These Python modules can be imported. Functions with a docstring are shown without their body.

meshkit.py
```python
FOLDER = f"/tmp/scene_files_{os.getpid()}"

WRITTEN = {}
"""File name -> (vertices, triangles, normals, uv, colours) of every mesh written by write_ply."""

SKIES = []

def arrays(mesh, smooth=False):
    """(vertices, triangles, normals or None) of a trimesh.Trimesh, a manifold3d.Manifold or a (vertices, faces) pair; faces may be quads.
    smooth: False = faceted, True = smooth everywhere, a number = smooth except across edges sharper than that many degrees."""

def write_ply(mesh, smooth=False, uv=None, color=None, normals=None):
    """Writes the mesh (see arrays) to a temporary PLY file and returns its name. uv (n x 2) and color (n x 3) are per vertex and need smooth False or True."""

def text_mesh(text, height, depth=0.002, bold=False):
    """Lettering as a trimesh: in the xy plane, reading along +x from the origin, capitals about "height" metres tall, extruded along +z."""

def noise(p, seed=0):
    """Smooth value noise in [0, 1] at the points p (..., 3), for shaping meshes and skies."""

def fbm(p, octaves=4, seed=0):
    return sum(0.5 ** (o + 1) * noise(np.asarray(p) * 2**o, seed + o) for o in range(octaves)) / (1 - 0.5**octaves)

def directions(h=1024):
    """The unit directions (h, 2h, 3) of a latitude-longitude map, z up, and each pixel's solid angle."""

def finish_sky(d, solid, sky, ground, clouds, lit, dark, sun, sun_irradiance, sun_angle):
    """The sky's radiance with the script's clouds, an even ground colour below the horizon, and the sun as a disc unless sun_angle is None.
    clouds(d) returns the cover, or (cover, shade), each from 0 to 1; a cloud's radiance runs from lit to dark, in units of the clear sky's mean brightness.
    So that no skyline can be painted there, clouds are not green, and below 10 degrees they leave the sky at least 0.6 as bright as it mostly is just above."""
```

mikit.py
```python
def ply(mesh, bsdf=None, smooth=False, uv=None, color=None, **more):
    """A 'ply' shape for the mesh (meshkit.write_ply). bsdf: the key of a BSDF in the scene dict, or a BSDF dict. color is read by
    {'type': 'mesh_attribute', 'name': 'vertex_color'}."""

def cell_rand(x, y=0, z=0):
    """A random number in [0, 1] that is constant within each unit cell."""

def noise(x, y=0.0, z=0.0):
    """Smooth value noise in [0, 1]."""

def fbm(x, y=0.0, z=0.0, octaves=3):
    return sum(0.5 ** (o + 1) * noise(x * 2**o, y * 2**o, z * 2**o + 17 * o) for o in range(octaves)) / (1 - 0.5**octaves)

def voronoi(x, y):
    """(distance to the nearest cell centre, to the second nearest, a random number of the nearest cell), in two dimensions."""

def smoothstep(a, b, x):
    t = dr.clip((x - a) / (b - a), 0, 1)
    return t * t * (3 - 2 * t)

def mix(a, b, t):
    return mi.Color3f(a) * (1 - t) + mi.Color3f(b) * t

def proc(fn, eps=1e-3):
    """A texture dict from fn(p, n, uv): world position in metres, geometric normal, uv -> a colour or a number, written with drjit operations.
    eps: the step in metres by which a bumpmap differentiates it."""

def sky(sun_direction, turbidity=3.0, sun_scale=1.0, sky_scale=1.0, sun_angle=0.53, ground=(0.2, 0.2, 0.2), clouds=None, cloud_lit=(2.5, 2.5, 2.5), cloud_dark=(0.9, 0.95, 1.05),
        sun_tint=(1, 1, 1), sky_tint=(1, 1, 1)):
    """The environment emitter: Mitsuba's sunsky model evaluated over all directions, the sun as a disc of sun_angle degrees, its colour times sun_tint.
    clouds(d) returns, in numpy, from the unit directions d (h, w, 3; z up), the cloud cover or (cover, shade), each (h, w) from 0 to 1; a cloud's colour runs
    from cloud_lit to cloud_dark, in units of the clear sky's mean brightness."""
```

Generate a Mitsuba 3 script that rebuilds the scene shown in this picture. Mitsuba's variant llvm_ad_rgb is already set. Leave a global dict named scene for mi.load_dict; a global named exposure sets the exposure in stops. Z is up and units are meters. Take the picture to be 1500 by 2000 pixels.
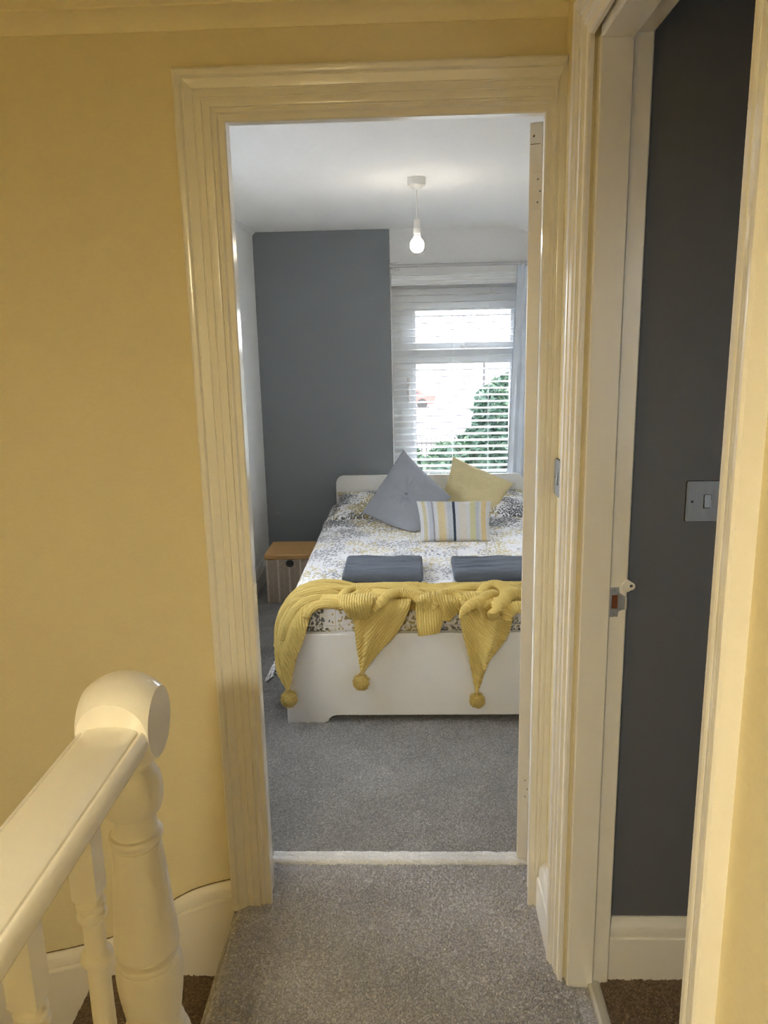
import math, random
import numpy as np, trimesh, drjit as dr, mitsuba as mi
import mikit, meshkit
from mikit import ply, proc, noise, fbm, voronoi, smoothstep, mix, cell_rand
from shapely.geometry import Polygon, box as sbox
from scipy.interpolate import CubicSpline
T = mi.ScalarTransform4f
rng = np.random.default_rng(7)
random.seed(7)
scene, labels = {}, {}

# ------------------------------------------------------------------ camera, sky, sun, exposure
exposure = 1.3
FOCAL = 1520.0
FWD = np.array([-0.03557556, 0.9749311, -0.21964455])
UP = np.array([0.01348791, 0.22023206, 0.97535425])
CAM = np.array([0.0, 0.0, 1.5])
scene['camera'] = {'type': 'perspective', 'fov': math.degrees(2 * math.atan(750 / FOCAL)), 'fov_axis': 'x', 'near_clip': 0.02, 'far_clip': 500.0,
                   'to_world': T().look_at(origin=CAM.tolist(), target=(CAM + FWD).tolist(), up=UP.tolist())}
SKY_SCALE, SUN_SCALE = 25.5, 5.0
LANDING_LAMP = (198.0, 173.0, 116.0)      # radiance of the landing lamp's bulb
BEDROOM_BULB = (20.0, 17.7, 14.0)     # radiance of the bare bedroom bulb
def cloud_cover(d):
    return np.full(d.shape[:2], 0.75), np.full(d.shape[:2], 0.25)
scene['sky'] = mikit.sky((0.75, -0.40, 0.80), turbidity=3.5, sun_scale=SUN_SCALE, sky_scale=SKY_SCALE, clouds=cloud_cover, cloud_lit=(1.9, 1.95, 2.05), cloud_dark=(1.1, 1.15, 1.25), ground=(0.3, 0.3, 0.28))

# ------------------------------------------------------------------ materials
def principled(base, rough=0.6, **k):
    b = base if isinstance(base, dict) else {'type': 'rgb', 'value': list(base)}
    return {'type': 'principled', 'base_color': b, 'roughness': rough, **k}
def two(b):
    return {'type': 'twosided', 'b': b}
def mat(name, b):
    scene[name] = two(b) if b['type'] not in ('dielectric', 'thindielectric', 'twosided') else b
    return name

def plaster(base):
    base = mi.Color3f(*base)
    def fn(p, n, uv):
        m = fbm(p.x * 3.1, p.y * 3.1, p.z * 3.1, 3) - 0.5
        f = noise(p.x * 160, p.y * 160, p.z * 160) - 0.5
        return base * (1 + 0.05 * m + 0.04 * f)
    return fn
mat('mat_landing_paint', principled(proc(plaster((0.665, 0.595, 0.405))), 0.75, specular=0.3))
mat('mat_landing_ceiling', principled(proc(plaster((0.80, 0.73, 0.53))), 0.8, specular=0.2))
mat('mat_bedroom_white', principled(proc(plaster((0.80, 0.80, 0.79))), 0.8, specular=0.2))
mat('mat_bedroom_grey', principled(proc(plaster((0.22, 0.238, 0.246))), 0.75, specular=0.3))
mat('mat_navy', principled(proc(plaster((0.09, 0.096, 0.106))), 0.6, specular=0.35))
mat('mat_plain_white', principled((0.7, 0.7, 0.68), 0.8))

def gloss_paint(p, n, uv):
    m = fbm(p.x * 9, p.y * 9, p.z * 2.0, 3) - 0.5
    f = noise(p.x * 420, p.y * 420, p.z * 25) - 0.5
    return mi.Color3f(0.77, 0.745, 0.69) * (1 + 0.03 * m + 0.012 * f)
mat('mat_gloss', {'type': 'principled', 'base_color': proc(gloss_paint), 'roughness': 0.17, 'specular': 0.5})
mat('mat_crack', principled((0.16, 0.12, 0.07), 0.9))
mat('mat_bed', principled((0.84, 0.84, 0.82), 0.42, specular=0.4))
mat('mat_upvc', principled((0.80, 0.82, 0.84), 0.3, specular=0.45))
mat('mat_blind', principled((0.84, 0.86, 0.86), 0.45))
mat('mat_plastic', principled((0.80, 0.79, 0.76), 0.35))
mat('mat_black', principled((0.02, 0.02, 0.02), 0.5))
mat('mat_pole', principled((0.55, 0.55, 0.55), 0.35, metallic=0.6))

def steel(p, n, uv):
    f = fbm(p.x * 700, p.y * 700, p.z * 30, 2) - 0.5
    return mi.Color3f(0.22, 0.245, 0.275) * (1 + 0.2 * f)
mat('mat_steel', {'type': 'principled', 'base_color': proc(steel), 'roughness': 0.45, 'metallic': 0.25})
mat('mat_keep', principled((0.55, 0.56, 0.55), 0.35, metallic=0.8))
mat('mat_rust', principled((0.09, 0.025, 0.008), 0.9))
mat('mat_strip', principled((0.46, 0.44, 0.38), 0.4, metallic=0.5))

def carpet(a, b, scale):
    a, b = mi.Color3f(*a), mi.Color3f(*b)
    def fn(p, n, uv):
        f = noise(p.x * scale, p.y * scale, p.z * scale)
        c = cell_rand(p.x * scale * 1.1, p.y * scale * 1.1, p.z * scale * 1.1)
        m = fbm(p.x * 7, p.y * 7, 0.0, 3) - 0.5
        t = dr.clip(0.45 * f + 0.55 * c, 0, 1)
        return mix(a, b, t * t) * (1 + 0.35 * m)
    return fn
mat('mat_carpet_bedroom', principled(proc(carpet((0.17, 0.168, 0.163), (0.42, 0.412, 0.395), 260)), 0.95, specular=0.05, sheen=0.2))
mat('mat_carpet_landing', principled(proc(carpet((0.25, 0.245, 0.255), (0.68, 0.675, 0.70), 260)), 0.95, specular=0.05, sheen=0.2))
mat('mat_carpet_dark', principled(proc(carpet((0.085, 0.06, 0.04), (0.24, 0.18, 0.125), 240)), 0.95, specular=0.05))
mat('mat_carpet_edge_lit', principled(proc(carpet((0.6, 0.6, 0.6), (0.86, 0.86, 0.86), 300)), 0.95, specular=0.05, sheen=0.3))  # pale tone paints in the window light caught by the doorway ridge

def bedding(p, n, uv):
    """White cotton with sprays of grey and mustard seed heads on thin stems; uv in metres."""
    a, b = mi.Float(uv.x), mi.Float(uv.y)
    wob = noise(a * 60, b * 60) - 0.5
    d1, d2, w = voronoi(a * 105 + wob, b * 92 + 0.5 * wob)
    dotm = smoothstep(0.66, 0.40, d1)
    col = mi.Color3f(0.80, 0.80, 0.80)
    for layer, (cs, tone) in enumerate((((0.19), 0), ((0.15), 1), ((0.23), 2))):
        ca, cb = dr.floor(a / cs), dr.floor(b / cs)
        for i in (-1, 0, 1):
            for j in (-1, 0, 1):
                x, y = ca + i, cb + j
                s = 31 * layer
                cx = (x + 0.15 + 0.7 * cell_rand(x, y, s + 1)) * cs
                cy = (y + 0.15 + 0.7 * cell_rand(x, y, s + 2)) * cs
                r = cs * (0.48 + 0.30 * cell_rand(x, y, s + 3))
                dx, dy = a - cx, b - cy
                dist = dr.sqrt(dx * dx + dy * dy * 1.3) / r
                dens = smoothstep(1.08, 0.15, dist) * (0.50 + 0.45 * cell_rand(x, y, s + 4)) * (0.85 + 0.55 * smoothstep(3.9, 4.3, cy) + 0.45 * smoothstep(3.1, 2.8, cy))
                hit = dr.select(w < dens, dotm, 0.0)
                # stem and rays
                sx = dx - 0.12 * (dy + r) * (cell_rand(x, y, s + 6) - 0.5)
                stem = dr.select((dy < 0) & (dy > -1.7 * r), smoothstep(0.0016, 0.0007, dr.abs(sx)), 0.0) * 0.8
                k = cell_rand(x, y, s + 5)
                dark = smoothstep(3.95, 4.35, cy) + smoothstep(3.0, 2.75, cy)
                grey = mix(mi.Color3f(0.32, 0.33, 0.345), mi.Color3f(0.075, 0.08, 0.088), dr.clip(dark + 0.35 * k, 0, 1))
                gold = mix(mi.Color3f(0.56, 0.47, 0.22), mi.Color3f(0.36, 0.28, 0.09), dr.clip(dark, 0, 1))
                ink = mix(grey, gold, dr.select(k > 0.58, 1.0, 0.0))
                m = dr.clip(hit + stem, 0, 1) * 0.9
                col = mix(col, ink, m)
    return col
mat('mat_bedding', principled(proc(bedding), 0.85, specular=0.1, sheen=0.3))

def fabric(base, sc=900, amt=0.25):
    base = mi.Color3f(*base)
    def fn(p, n, uv):
        f = noise(p.x * sc, p.y * sc, p.z * sc) - 0.5
        m = fbm(p.x * 12, p.y * 12, p.z * 12, 3) - 0.5
        return base * (1 + amt * f + 0.18 * m)
    return fn
mat('mat_grey_cushion', principled(proc(fabric((0.27, 0.285, 0.31))), 0.8, sheen=0.5))
mat('mat_yellow_cushion', principled(proc(fabric((0.55, 0.46, 0.24))), 0.8, sheen=0.5))
mat('mat_towel', principled(proc(fabric((0.085, 0.098, 0.118), 500, 0.5)), 0.95, sheen=0.6))
mat('mat_throw', principled(proc(fabric((0.49, 0.36, 0.10), 700, 0.3)), 0.9, sheen=0.5))
mat('mat_pompom', principled(proc(fabric((0.50, 0.37, 0.105), 500, 0.6)), 0.9, sheen=0.5))
mat('mat_curtain', principled(proc(fabric((0.70, 0.74, 0.80), 700, 0.1)), 0.85))
mat('mat_pattern_under', principled((0.7, 0.7, 0.7), 0.9))

STRIPES = [(0.0, (.62, .62, .62)), (.055, (.52, .45, .22)), (.105, (.60, .60, .60)), (.135, (.42, .45, .50)), (.19, (.20, .20, .24)), (.215, (.60, .60, .60)), (.27, (.62, .48, .20)),
           (.325, (.66, .50, .18)), (.365, (.58, .55, .50)), (.405, (.44, .48, .52)), (.475, (.035, .05, .08)), (.51, (.56, .58, .60)), (.56, (.64, .58, .48)), (.66, (.60, .60, .58)), (.71, (.56, .52, .22)),
           (.79, (.44, .46, .48)), (.84, (.60, .58, .52)), (.87, (.66, .47, .14)), (.94, (.62, .60, .56))]
def striped(p, n, uv):
    u, v = mi.Float(uv.x), mi.Float(uv.y)
    c = mi.Color3f(0.62, 0.62, 0.62)
    for s, col in STRIPES:
        c = dr.select(u >= s, mi.Color3f(*col), c)
    st = u * 34
    q = st - dr.floor(st)
    wv = v * 24 + dr.select(cell_rand(dr.floor(st)) > 0.5, q, -q)
    z = wv - dr.floor(wv)
    lace = smoothstep(0.25, 0.5, z) * smoothstep(1.0, 0.75, z)
    edge = smoothstep(0.12, 0.0, q)
    navy = (u > 0.475) & (u < 0.51)
    amt = dr.select(navy, 0.0, 0.45 * lace + 0.35 * edge * (1 - lace))
    return mix(c * 0.78, mi.Color3f(0.74, 0.73, 0.71), amt * 0.8) * (1 - dr.select(navy, 0.0, 0.3 * edge))
mat('mat_striped', principled(proc(striped), 0.85, sheen=0.3))

def box_cloth(p, n, uv):
    u = mi.Float(uv.x)
    q = u * 15.5 - dr.floor(u * 15.5)
    s = smoothstep(0.0, 0.04, q) * smoothstep(0.20, 0.16, q)
    s2 = smoothstep(0.55, 0.57, q) * smoothstep(0.63, 0.61, q) * 0.35
    w = noise(p.x * 300, p.y * 300, p.z * 60) - 0.5
    return mix(mi.Color3f(0.36, 0.285, 0.215), mi.Color3f(0.55, 0.48, 0.40), dr.clip(s + s2, 0, 1)) * (1 + 0.3 * w)
mat('mat_box_cloth', principled(proc(box_cloth), 0.85))
def lid_wood(p, n, uv):
    g = fbm(p.x * 14, p.y * 160, p.z * 60, 3) - 0.5
    return mi.Color3f(0.44, 0.245, 0.085) * (1 + 0.25 * g)
mat('mat_lid', principled(proc(lid_wood), 0.5))
mat('mat_pane', {'type': 'thindielectric', 'int_ior': 1.3})
mat('mat_leaf', principled((0.022, 0.055, 0.03), 0.6))
mat('mat_leaf2', principled((0.03, 0.065, 0.035), 0.6))
mat('mat_bark', principled((0.15, 0.11, 0.08), 0.9))
mat('mat_ground', principled((0.15, 0.15, 0.15), 0.9))
mat('mat_road', principled((0.07, 0.075, 0.085), 0.9))
mat('mat_house', principled((0.75, 0.74, 0.72), 0.9))
mat('mat_roof', principled((0.30, 0.25, 0.25), 0.9))
mat('mat_fence', principled((0.06, 0.06, 0.06), 0.9))
mat('mat_red', principled((0.5, 0.08, 0.07), 0.5))
mat('mat_glass_dark', principled((0.05, 0.06, 0.07), 0.15))
scene['mat_shade'] = {'type': 'principledthin', 'base_color': {'type': 'rgb', 'value': [0.80, 0.76, 0.66]}, 'roughness': 0.7, 'diff_trans': 0.7}

# ------------------------------------------------------------------ helpers
def obj(key, mesh, m, smooth=False, label=None, cat=None, group=None, kind=None, **k):
    if key in scene:
        i = 1
        while f'{key}_{i:03d}' in scene: i += 1
        key = f'{key}_{i:03d}'
    scene[key] = ply(mesh, m, smooth=smooth, **k)
    note(key, label, cat, group, kind)
    return key
def note(key, label=None, cat=None, group=None, kind=None):
    d = {n: v for n, v in (('label', label), ('category', cat), ('group', group), ('kind', kind)) if v}
    if d: labels[key] = d
def cat_(*ms):
    return trimesh.util.concatenate(list(ms))
def bx(x0, x1, y0, y1, z0, z1, c=0.0):
    """A box, its edges chamfered by c."""
    if c <= 0:
        m = trimesh.creation.box(extents=(x1 - x0, y1 - y0, z1 - z0))
        m.apply_translation(((x0 + x1) / 2, (y0 + y1) / 2, (z0 + z1) / 2))
        return m
    p = []
    for sx, x in ((1, x0), (-1, x1)):
        for sy, y in ((1, y0), (-1, y1)):
            for sz, z in ((1, z0), (-1, z1)):
                p += [(x + sx * c, y + sy * c, z), (x + sx * c, y, z + sz * c), (x, y + sy * c, z + sz * c)]
    return trimesh.convex.convex_hull(np.array(p))
def prism(poly, h, to=None):
    """Extrudes a shapely polygon by h; to(points) maps its (x, y, z) into the world."""
    m = trimesh.creation.extrude_polygon(poly, h)
    if to is not None:
        v = to(m.vertices)
        m = trimesh.Trimesh(v, m.faces, process=False)
        if m.volume < 0: m.invert()
    return m
xz = lambda y0: (lambda v: np.stack([v[:, 0], y0 + v[:, 2], v[:, 1]], 1))     # polygon in x, z; extruded along y from y0
yz = lambda x0: (lambda v: np.stack([x0 + v[:, 2], v[:, 0], v[:, 1]], 1))     # polygon in y, z; extruded along x from x0
def lathe(profile, n=40, at=(0, 0, 0)):
    """profile: (radius, z) from the bottom up."""
    p = np.array(profile, float)
    a = np.arange(n) * 2 * np.pi / n
    v = np.stack([p[:, None, 0] * np.cos(a), p[:, None, 0] * np.sin(a), np.broadcast_to(p[:, None, 1], (len(p), n))], -1).reshape(-1, 3) + np.array(at)
    i, j = np.meshgrid(np.arange(len(p) - 1), np.arange(n), indexing='ij')
    q = np.stack([i * n + j, i * n + (j + 1) % n, (i + 1) * n + (j + 1) % n, (i + 1) * n + j], -1).reshape(-1, 4)
    f = np.vstack([q[:, [0, 1, 2]], q[:, [0, 2, 3]]])
    v = np.vstack([v, [[at[0], at[1], at[2] + p[0, 1]], [at[0], at[1], at[2] + p[-1, 1]]]])
    k = np.arange(n); L = len(v); t = (len(p) - 1) * n
    f = np.vstack([f, np.stack([k * 0 + L - 2, (k + 1) % n, k], 1), np.stack([k * 0 + L - 1, t + k, t + (k + 1) % n], 1)])
    return trimesh.Trimesh(v, f, process=False)
def smooth_profile(pts, n=6):
    """Rounds a (r, z) polyline a little by a dense monotone resample."""
    p = np.array(pts, float); t = np.arange(len(p))
    from scipy.interpolate import PchipInterpolator
    tt = np.linspace(0, len(p) - 1, (len(p) - 1) * n + 1)
    return np.stack([PchipInterpolator(t, p[:, 0])(tt), PchipInterpolator(t, p[:, 1])(tt)], 1)
def grid_faces(n, m, flip=False):
    i, j = np.meshgrid(np.arange(n - 1), np.arange(m - 1), indexing='ij')
    a = i * m + j
    f = np.vstack([np.stack([a, a + 1, a + m + 1], -1).reshape(-1, 3), np.stack([a, a + m + 1, a + m], -1).reshape(-1, 3)])
    return f[:, ::-1] if flip else f
def grid(P, flip=False):
    n, m = P.shape[:2]
    return trimesh.Trimesh(P.reshape(-1, 3), grid_faces(n, m, flip), process=False)
def grid_normals(P):
    du, dv = np.gradient(P, axis=0), np.gradient(P, axis=1)
    n = np.cross(du, dv)
    return n / (np.linalg.norm(n, axis=-1, keepdims=True) + 1e-12)
def spline(pts, n):
    p = np.array(pts, float)
    t = np.r_[0, np.cumsum(np.linalg.norm(np.diff(p, axis=0), axis=1))]
    c = CubicSpline(t, p)
    d = c(np.linspace(0, t[-1], 600)); s = np.r_[0, np.cumsum(np.linalg.norm(np.diff(d, axis=0), axis=1))]
    u = np.linspace(0, s[-1], n)
    return np.stack([np.interp(u, s, d[:, k]) for k in range(3)], 1), s[-1]
def tube(pts, r, sides=8, n=None):
    p = np.array(pts, float) if n is None else spline(pts, n)[0]
    r = np.broadcast_to(r, (len(p),))
    t = np.gradient(p, axis=0); t /= np.linalg.norm(t, axis=1, keepdims=True) + 1e-12
    ref = np.array([0, 0, 1.0]) if abs(t[:, 2]).mean() < 0.8 else np.array([1.0, 0, 0])
    a = np.cross(t, ref); a /= np.linalg.norm(a, axis=1, keepdims=True) + 1e-12
    b = np.cross(t, a)
    g = np.arange(sides) * 2 * np.pi / sides
    v = p[:, None] + r[:, None, None] * (np.cos(g)[:, None] * a[:, None] + np.sin(g)[:, None] * b[:, None])
    L, S = len(p), sides
    i, j = np.meshgrid(np.arange(L - 1), np.arange(S), indexing='ij')
    q = np.stack([i * S + j, i * S + (j + 1) % S, (i + 1) * S + (j + 1) % S, (i + 1) * S + j], -1).reshape(-1, 4)
    f = np.vstack([q[:, [0, 1, 2]], q[:, [0, 2, 3]]])
    v = np.vstack([v.reshape(-1, 3), p[:1], p[-1:]])
    k = np.arange(S)
    f = np.vstack([f, np.stack([k * 0 + L * S, (k + 1) % S, k], 1), np.stack([k * 0 + L * S + 1, (L - 1) * S + k, (L - 1) * S + (k + 1) % S], 1)])
    m = trimesh.Trimesh(v, f, process=False)
    if m.volume < 0: m.invert()
    return m
def vnoise(P, s, seed=0):
    """Smooth numpy value noise in [-1, 1] at points (.., 3)."""
    q = np.asarray(P) * s + seed * 17.31
    i = np.floor(q).astype(np.int64); f = q - i; f = f * f * (3 - 2 * f)
    def h(a):
        x = (a[..., 0] * 374761393 + a[..., 1] * 668265263 + a[..., 2] * 2147483647 + seed * 974711) & 0xFFFFFFFF
        x = ((x ^ (x >> 13)) * 1274126177) & 0xFFFFFFFF
        return ((x ^ (x >> 16)) & 0xFFFFFF) / 8388607.5 - 1
    o = 0
    for a in (0, 1):
        for b in (0, 1):
            for c in (0, 1):
                w = (f[..., 0] if a else 1 - f[..., 0]) * (f[..., 1] if b else 1 - f[..., 1]) * (f[..., 2] if c else 1 - f[..., 2])
                o = o + w * h(i + np.array([a, b, c]))
    return o

WHITE, YEL, GLOSS = 'mat_bedroom_white', 'mat_landing_paint', 'mat_gloss'

# outlines of the throw's folds, in metres
THROW = {"t2L": [[-0.287,2.908,0.5],[-0.251,2.805,0.49],[-0.232,2.83,0.445],[-0.224,2.822,0.379],[-0.216,2.818,0.307],[-0.207,2.812,0.244],[-0.204,2.812,0.222]],"t2R": [[-0.075,3.003,0.5],[-0.023,2.948,0.49],[-0.013,2.84,0.486],[-0.049,2.822,0.409],[-0.11,2.818,0.334],[-0.171,2.812,0.265],[-0.198,2.812,0.222]],"mL": [[0.031,2.9,0.51],[0.013,2.828,0.5],[0.01,2.84,0.465],[0.014,2.82,0.42],[0.021,2.815,0.376]],"mR": [[0.073,2.943,0.51],[0.092,2.873,0.5],[0.12,2.84,0.464],[0.108,2.82,0.415],[0.098,2.815,0.388]],"sL": [[0.101,2.959,0.5],[0.085,2.837,0.5],[0.091,2.84,0.458],[0.089,2.83,0.43]],"sR": [[0.217,2.893,0.5],[0.22,2.862,0.49],[0.194,2.85,0.47],[0.143,2.83,0.43]],"t3aL": [[0.206,2.943,0.5],[0.183,2.84,0.49],[0.181,2.83,0.446],[0.194,2.82,0.366],[0.216,2.818,0.272],[0.233,2.812,0.179],[0.241,2.812,0.146]],"t3aR": [[0.344,2.971,0.5],[0.325,2.847,0.49],[0.316,2.83,0.445],[0.304,2.82,0.365],[0.287,2.818,0.272],[0.269,2.812,0.211],[0.247,2.812,0.146]],"t3bL": [[0.281,2.881,0.51],[0.259,2.775,0.5],[0.256,2.815,0.44],[0.253,2.805,0.361],[0.256,2.803,0.289],[0.268,2.805,0.243]],"t3bR": [[0.367,2.909,0.51],[0.372,2.818,0.5],[0.377,2.82,0.448],[0.361,2.808,0.38],[0.318,2.805,0.315],[0.276,2.805,0.252]],"fL": [[-0.294,2.862,0.52],[-0.269,2.792,0.505],[-0.246,2.83,0.448]],"fR": [[-0.157,2.895,0.52],[-0.156,2.793,0.51],[-0.175,2.825,0.438]],"r1": [[-0.28,2.848,0.5],[-0.272,2.928,0.51],[-0.24,2.991,0.51],[-0.194,2.977,0.51],[-0.155,2.941,0.5]],"r2": [[-0.404,3.004,0.49],[-0.326,3.024,0.5],[-0.244,3.038,0.49],[-0.139,3.045,0.5],[-0.013,3.014,0.5],[0.092,3.037,0.5]],"r3": [[-0.401,2.908,0.48],[-0.337,2.924,0.495],[-0.264,2.895,0.5],[-0.187,2.968,0.5],[-0.093,2.923,0.51],[-0.013,2.945,0.51],[0.048,2.918,0.51]],"r4": [[-0.416,2.83,0.47],[-0.37,2.855,0.49],[-0.301,2.859,0.49],[-0.233,2.887,0.49]],"r5": [[-0.149,2.804,0.51],[-0.111,2.833,0.52],[-0.063,2.905,0.52],[-0.013,2.908,0.51],[0.03,2.827,0.5]],"r6": [[0.077,2.826,0.5],[0.098,2.865,0.515],[0.127,2.899,0.52],[0.163,2.903,0.51],[0.194,2.852,0.5],[0.221,2.822,0.5]],"r7": [[0.182,2.766,0.49],[0.206,2.757,0.515],[0.257,2.796,0.525],[0.311,2.852,0.53],[0.337,2.853,0.525]],"r8": [[0.23,2.882,0.51],[0.278,2.915,0.53],[0.314,2.941,0.54],[0.356,2.901,0.54],[0.36,2.85,0.53],[0.319,2.749,0.525],[0.309,2.82,0.448]],"r9": [[0.344,2.745,0.51],[0.342,2.779,0.53],[0.377,2.832,0.54],[0.437,2.848,0.53],[0.525,2.903,0.5]],"r10": [[0.346,2.734,0.49],[0.377,2.755,0.51],[0.425,2.76,0.5],[0.51,2.757,0.48]],"r11": [[0.092,3.041,0.49],[0.194,3.008,0.5],[0.299,3.024,0.5],[0.401,3.014,0.5],[0.526,3.027,0.49]]}
# ------------------------------------------------------------------ the setting: floors
def pile(x0, x1, y0, y1, step, h, z=0.0, seed=1, keep=None):
    """Cut-pile carpet as a height field of tufts."""
    nx, ny = int((x1 - x0) / step) + 1, int((y1 - y0) / step) + 1
    x, y = np.linspace(x0, x1, nx), np.linspace(y0, y1, ny)
    r = np.random.default_rng(seed)
    P = np.stack([*np.meshgrid(x, y, indexing='ij'), np.zeros((nx, ny))], -1)
    P[..., 0] += r.uniform(-.3, .3, (nx, ny)) * step; P[..., 1] += r.uniform(-.3, .3, (nx, ny)) * step
    lo = vnoise(P, 28, seed) * 0.35 + vnoise(P, 90, seed + 1) * 0.65
    P[..., 2] = z + h * (0.55 * r.uniform(-1, 1, (nx, ny)) + 0.45 * lo) - h * 0.5
    return P
def carpet_slab(P, zb):
    """The height field with sides and a bottom."""
    n, m = P.shape[:2]
    x0, x1, y0, y1 = P[..., 0].min(), P[..., 0].max(), P[..., 1].min(), P[..., 1].max()
    return cat_(grid(P), bx(x0, x1, y0, y1, zb, P[..., 2].min() - 0.0015))
P = pile(-0.96, 0.91, 2.035, 2.95, 0.003, 0.004, seed=3)
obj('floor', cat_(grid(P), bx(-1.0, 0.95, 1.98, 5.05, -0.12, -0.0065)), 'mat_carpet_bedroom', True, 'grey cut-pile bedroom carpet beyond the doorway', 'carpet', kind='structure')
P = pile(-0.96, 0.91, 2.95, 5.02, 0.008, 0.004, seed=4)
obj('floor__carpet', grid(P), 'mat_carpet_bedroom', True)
# landing: the left edge rolls over into the stairwell
P = pile(-0.505, 0.362, 0.55, 1.995, 0.0022, 0.0055, seed=5)
q = np.clip((-0.455 - P[..., 0]) / 0.05, 0, 1); P[..., 2] -= 0.05 * (1 - np.sqrt(1 - np.minimum(q, 0.999) ** 2))
obj('floor_001', cat_(grid(P), bx(-0.485, 0.40, -1.7, 1.99, -0.16, -0.009), bx(-0.503, -0.485, -1.7, 1.832, -0.25, -0.045)), 'mat_carpet_landing', True, 'brown grey cut-pile landing carpet in front of the doorway', 'carpet', kind='structure')
P = pile(-0.505, 0.372, -1.7, 0.55, 0.008, 0.0055, seed=6)
obj('floor_001__carpet', grid(P), 'mat_carpet_landing', True)
P = pile(0.425, 1.3, 0.7, 1.60, 0.003, 0.005, seed=7)
obj('floor_002', cat_(grid(P), bx(0.40, 2.2, -0.6, 1.70, -0.16, -0.008)), 'mat_carpet_dark', True, 'dark brown carpet of the dim room on the right', 'carpet', kind='structure')
obj('floor_003', bx(-1.6, -0.3, -1.8, 2.0, -1.95, -1.85), 'mat_carpet_dark', label='floor at the foot of the stairwell', cat='floor', kind='structure')

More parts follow.
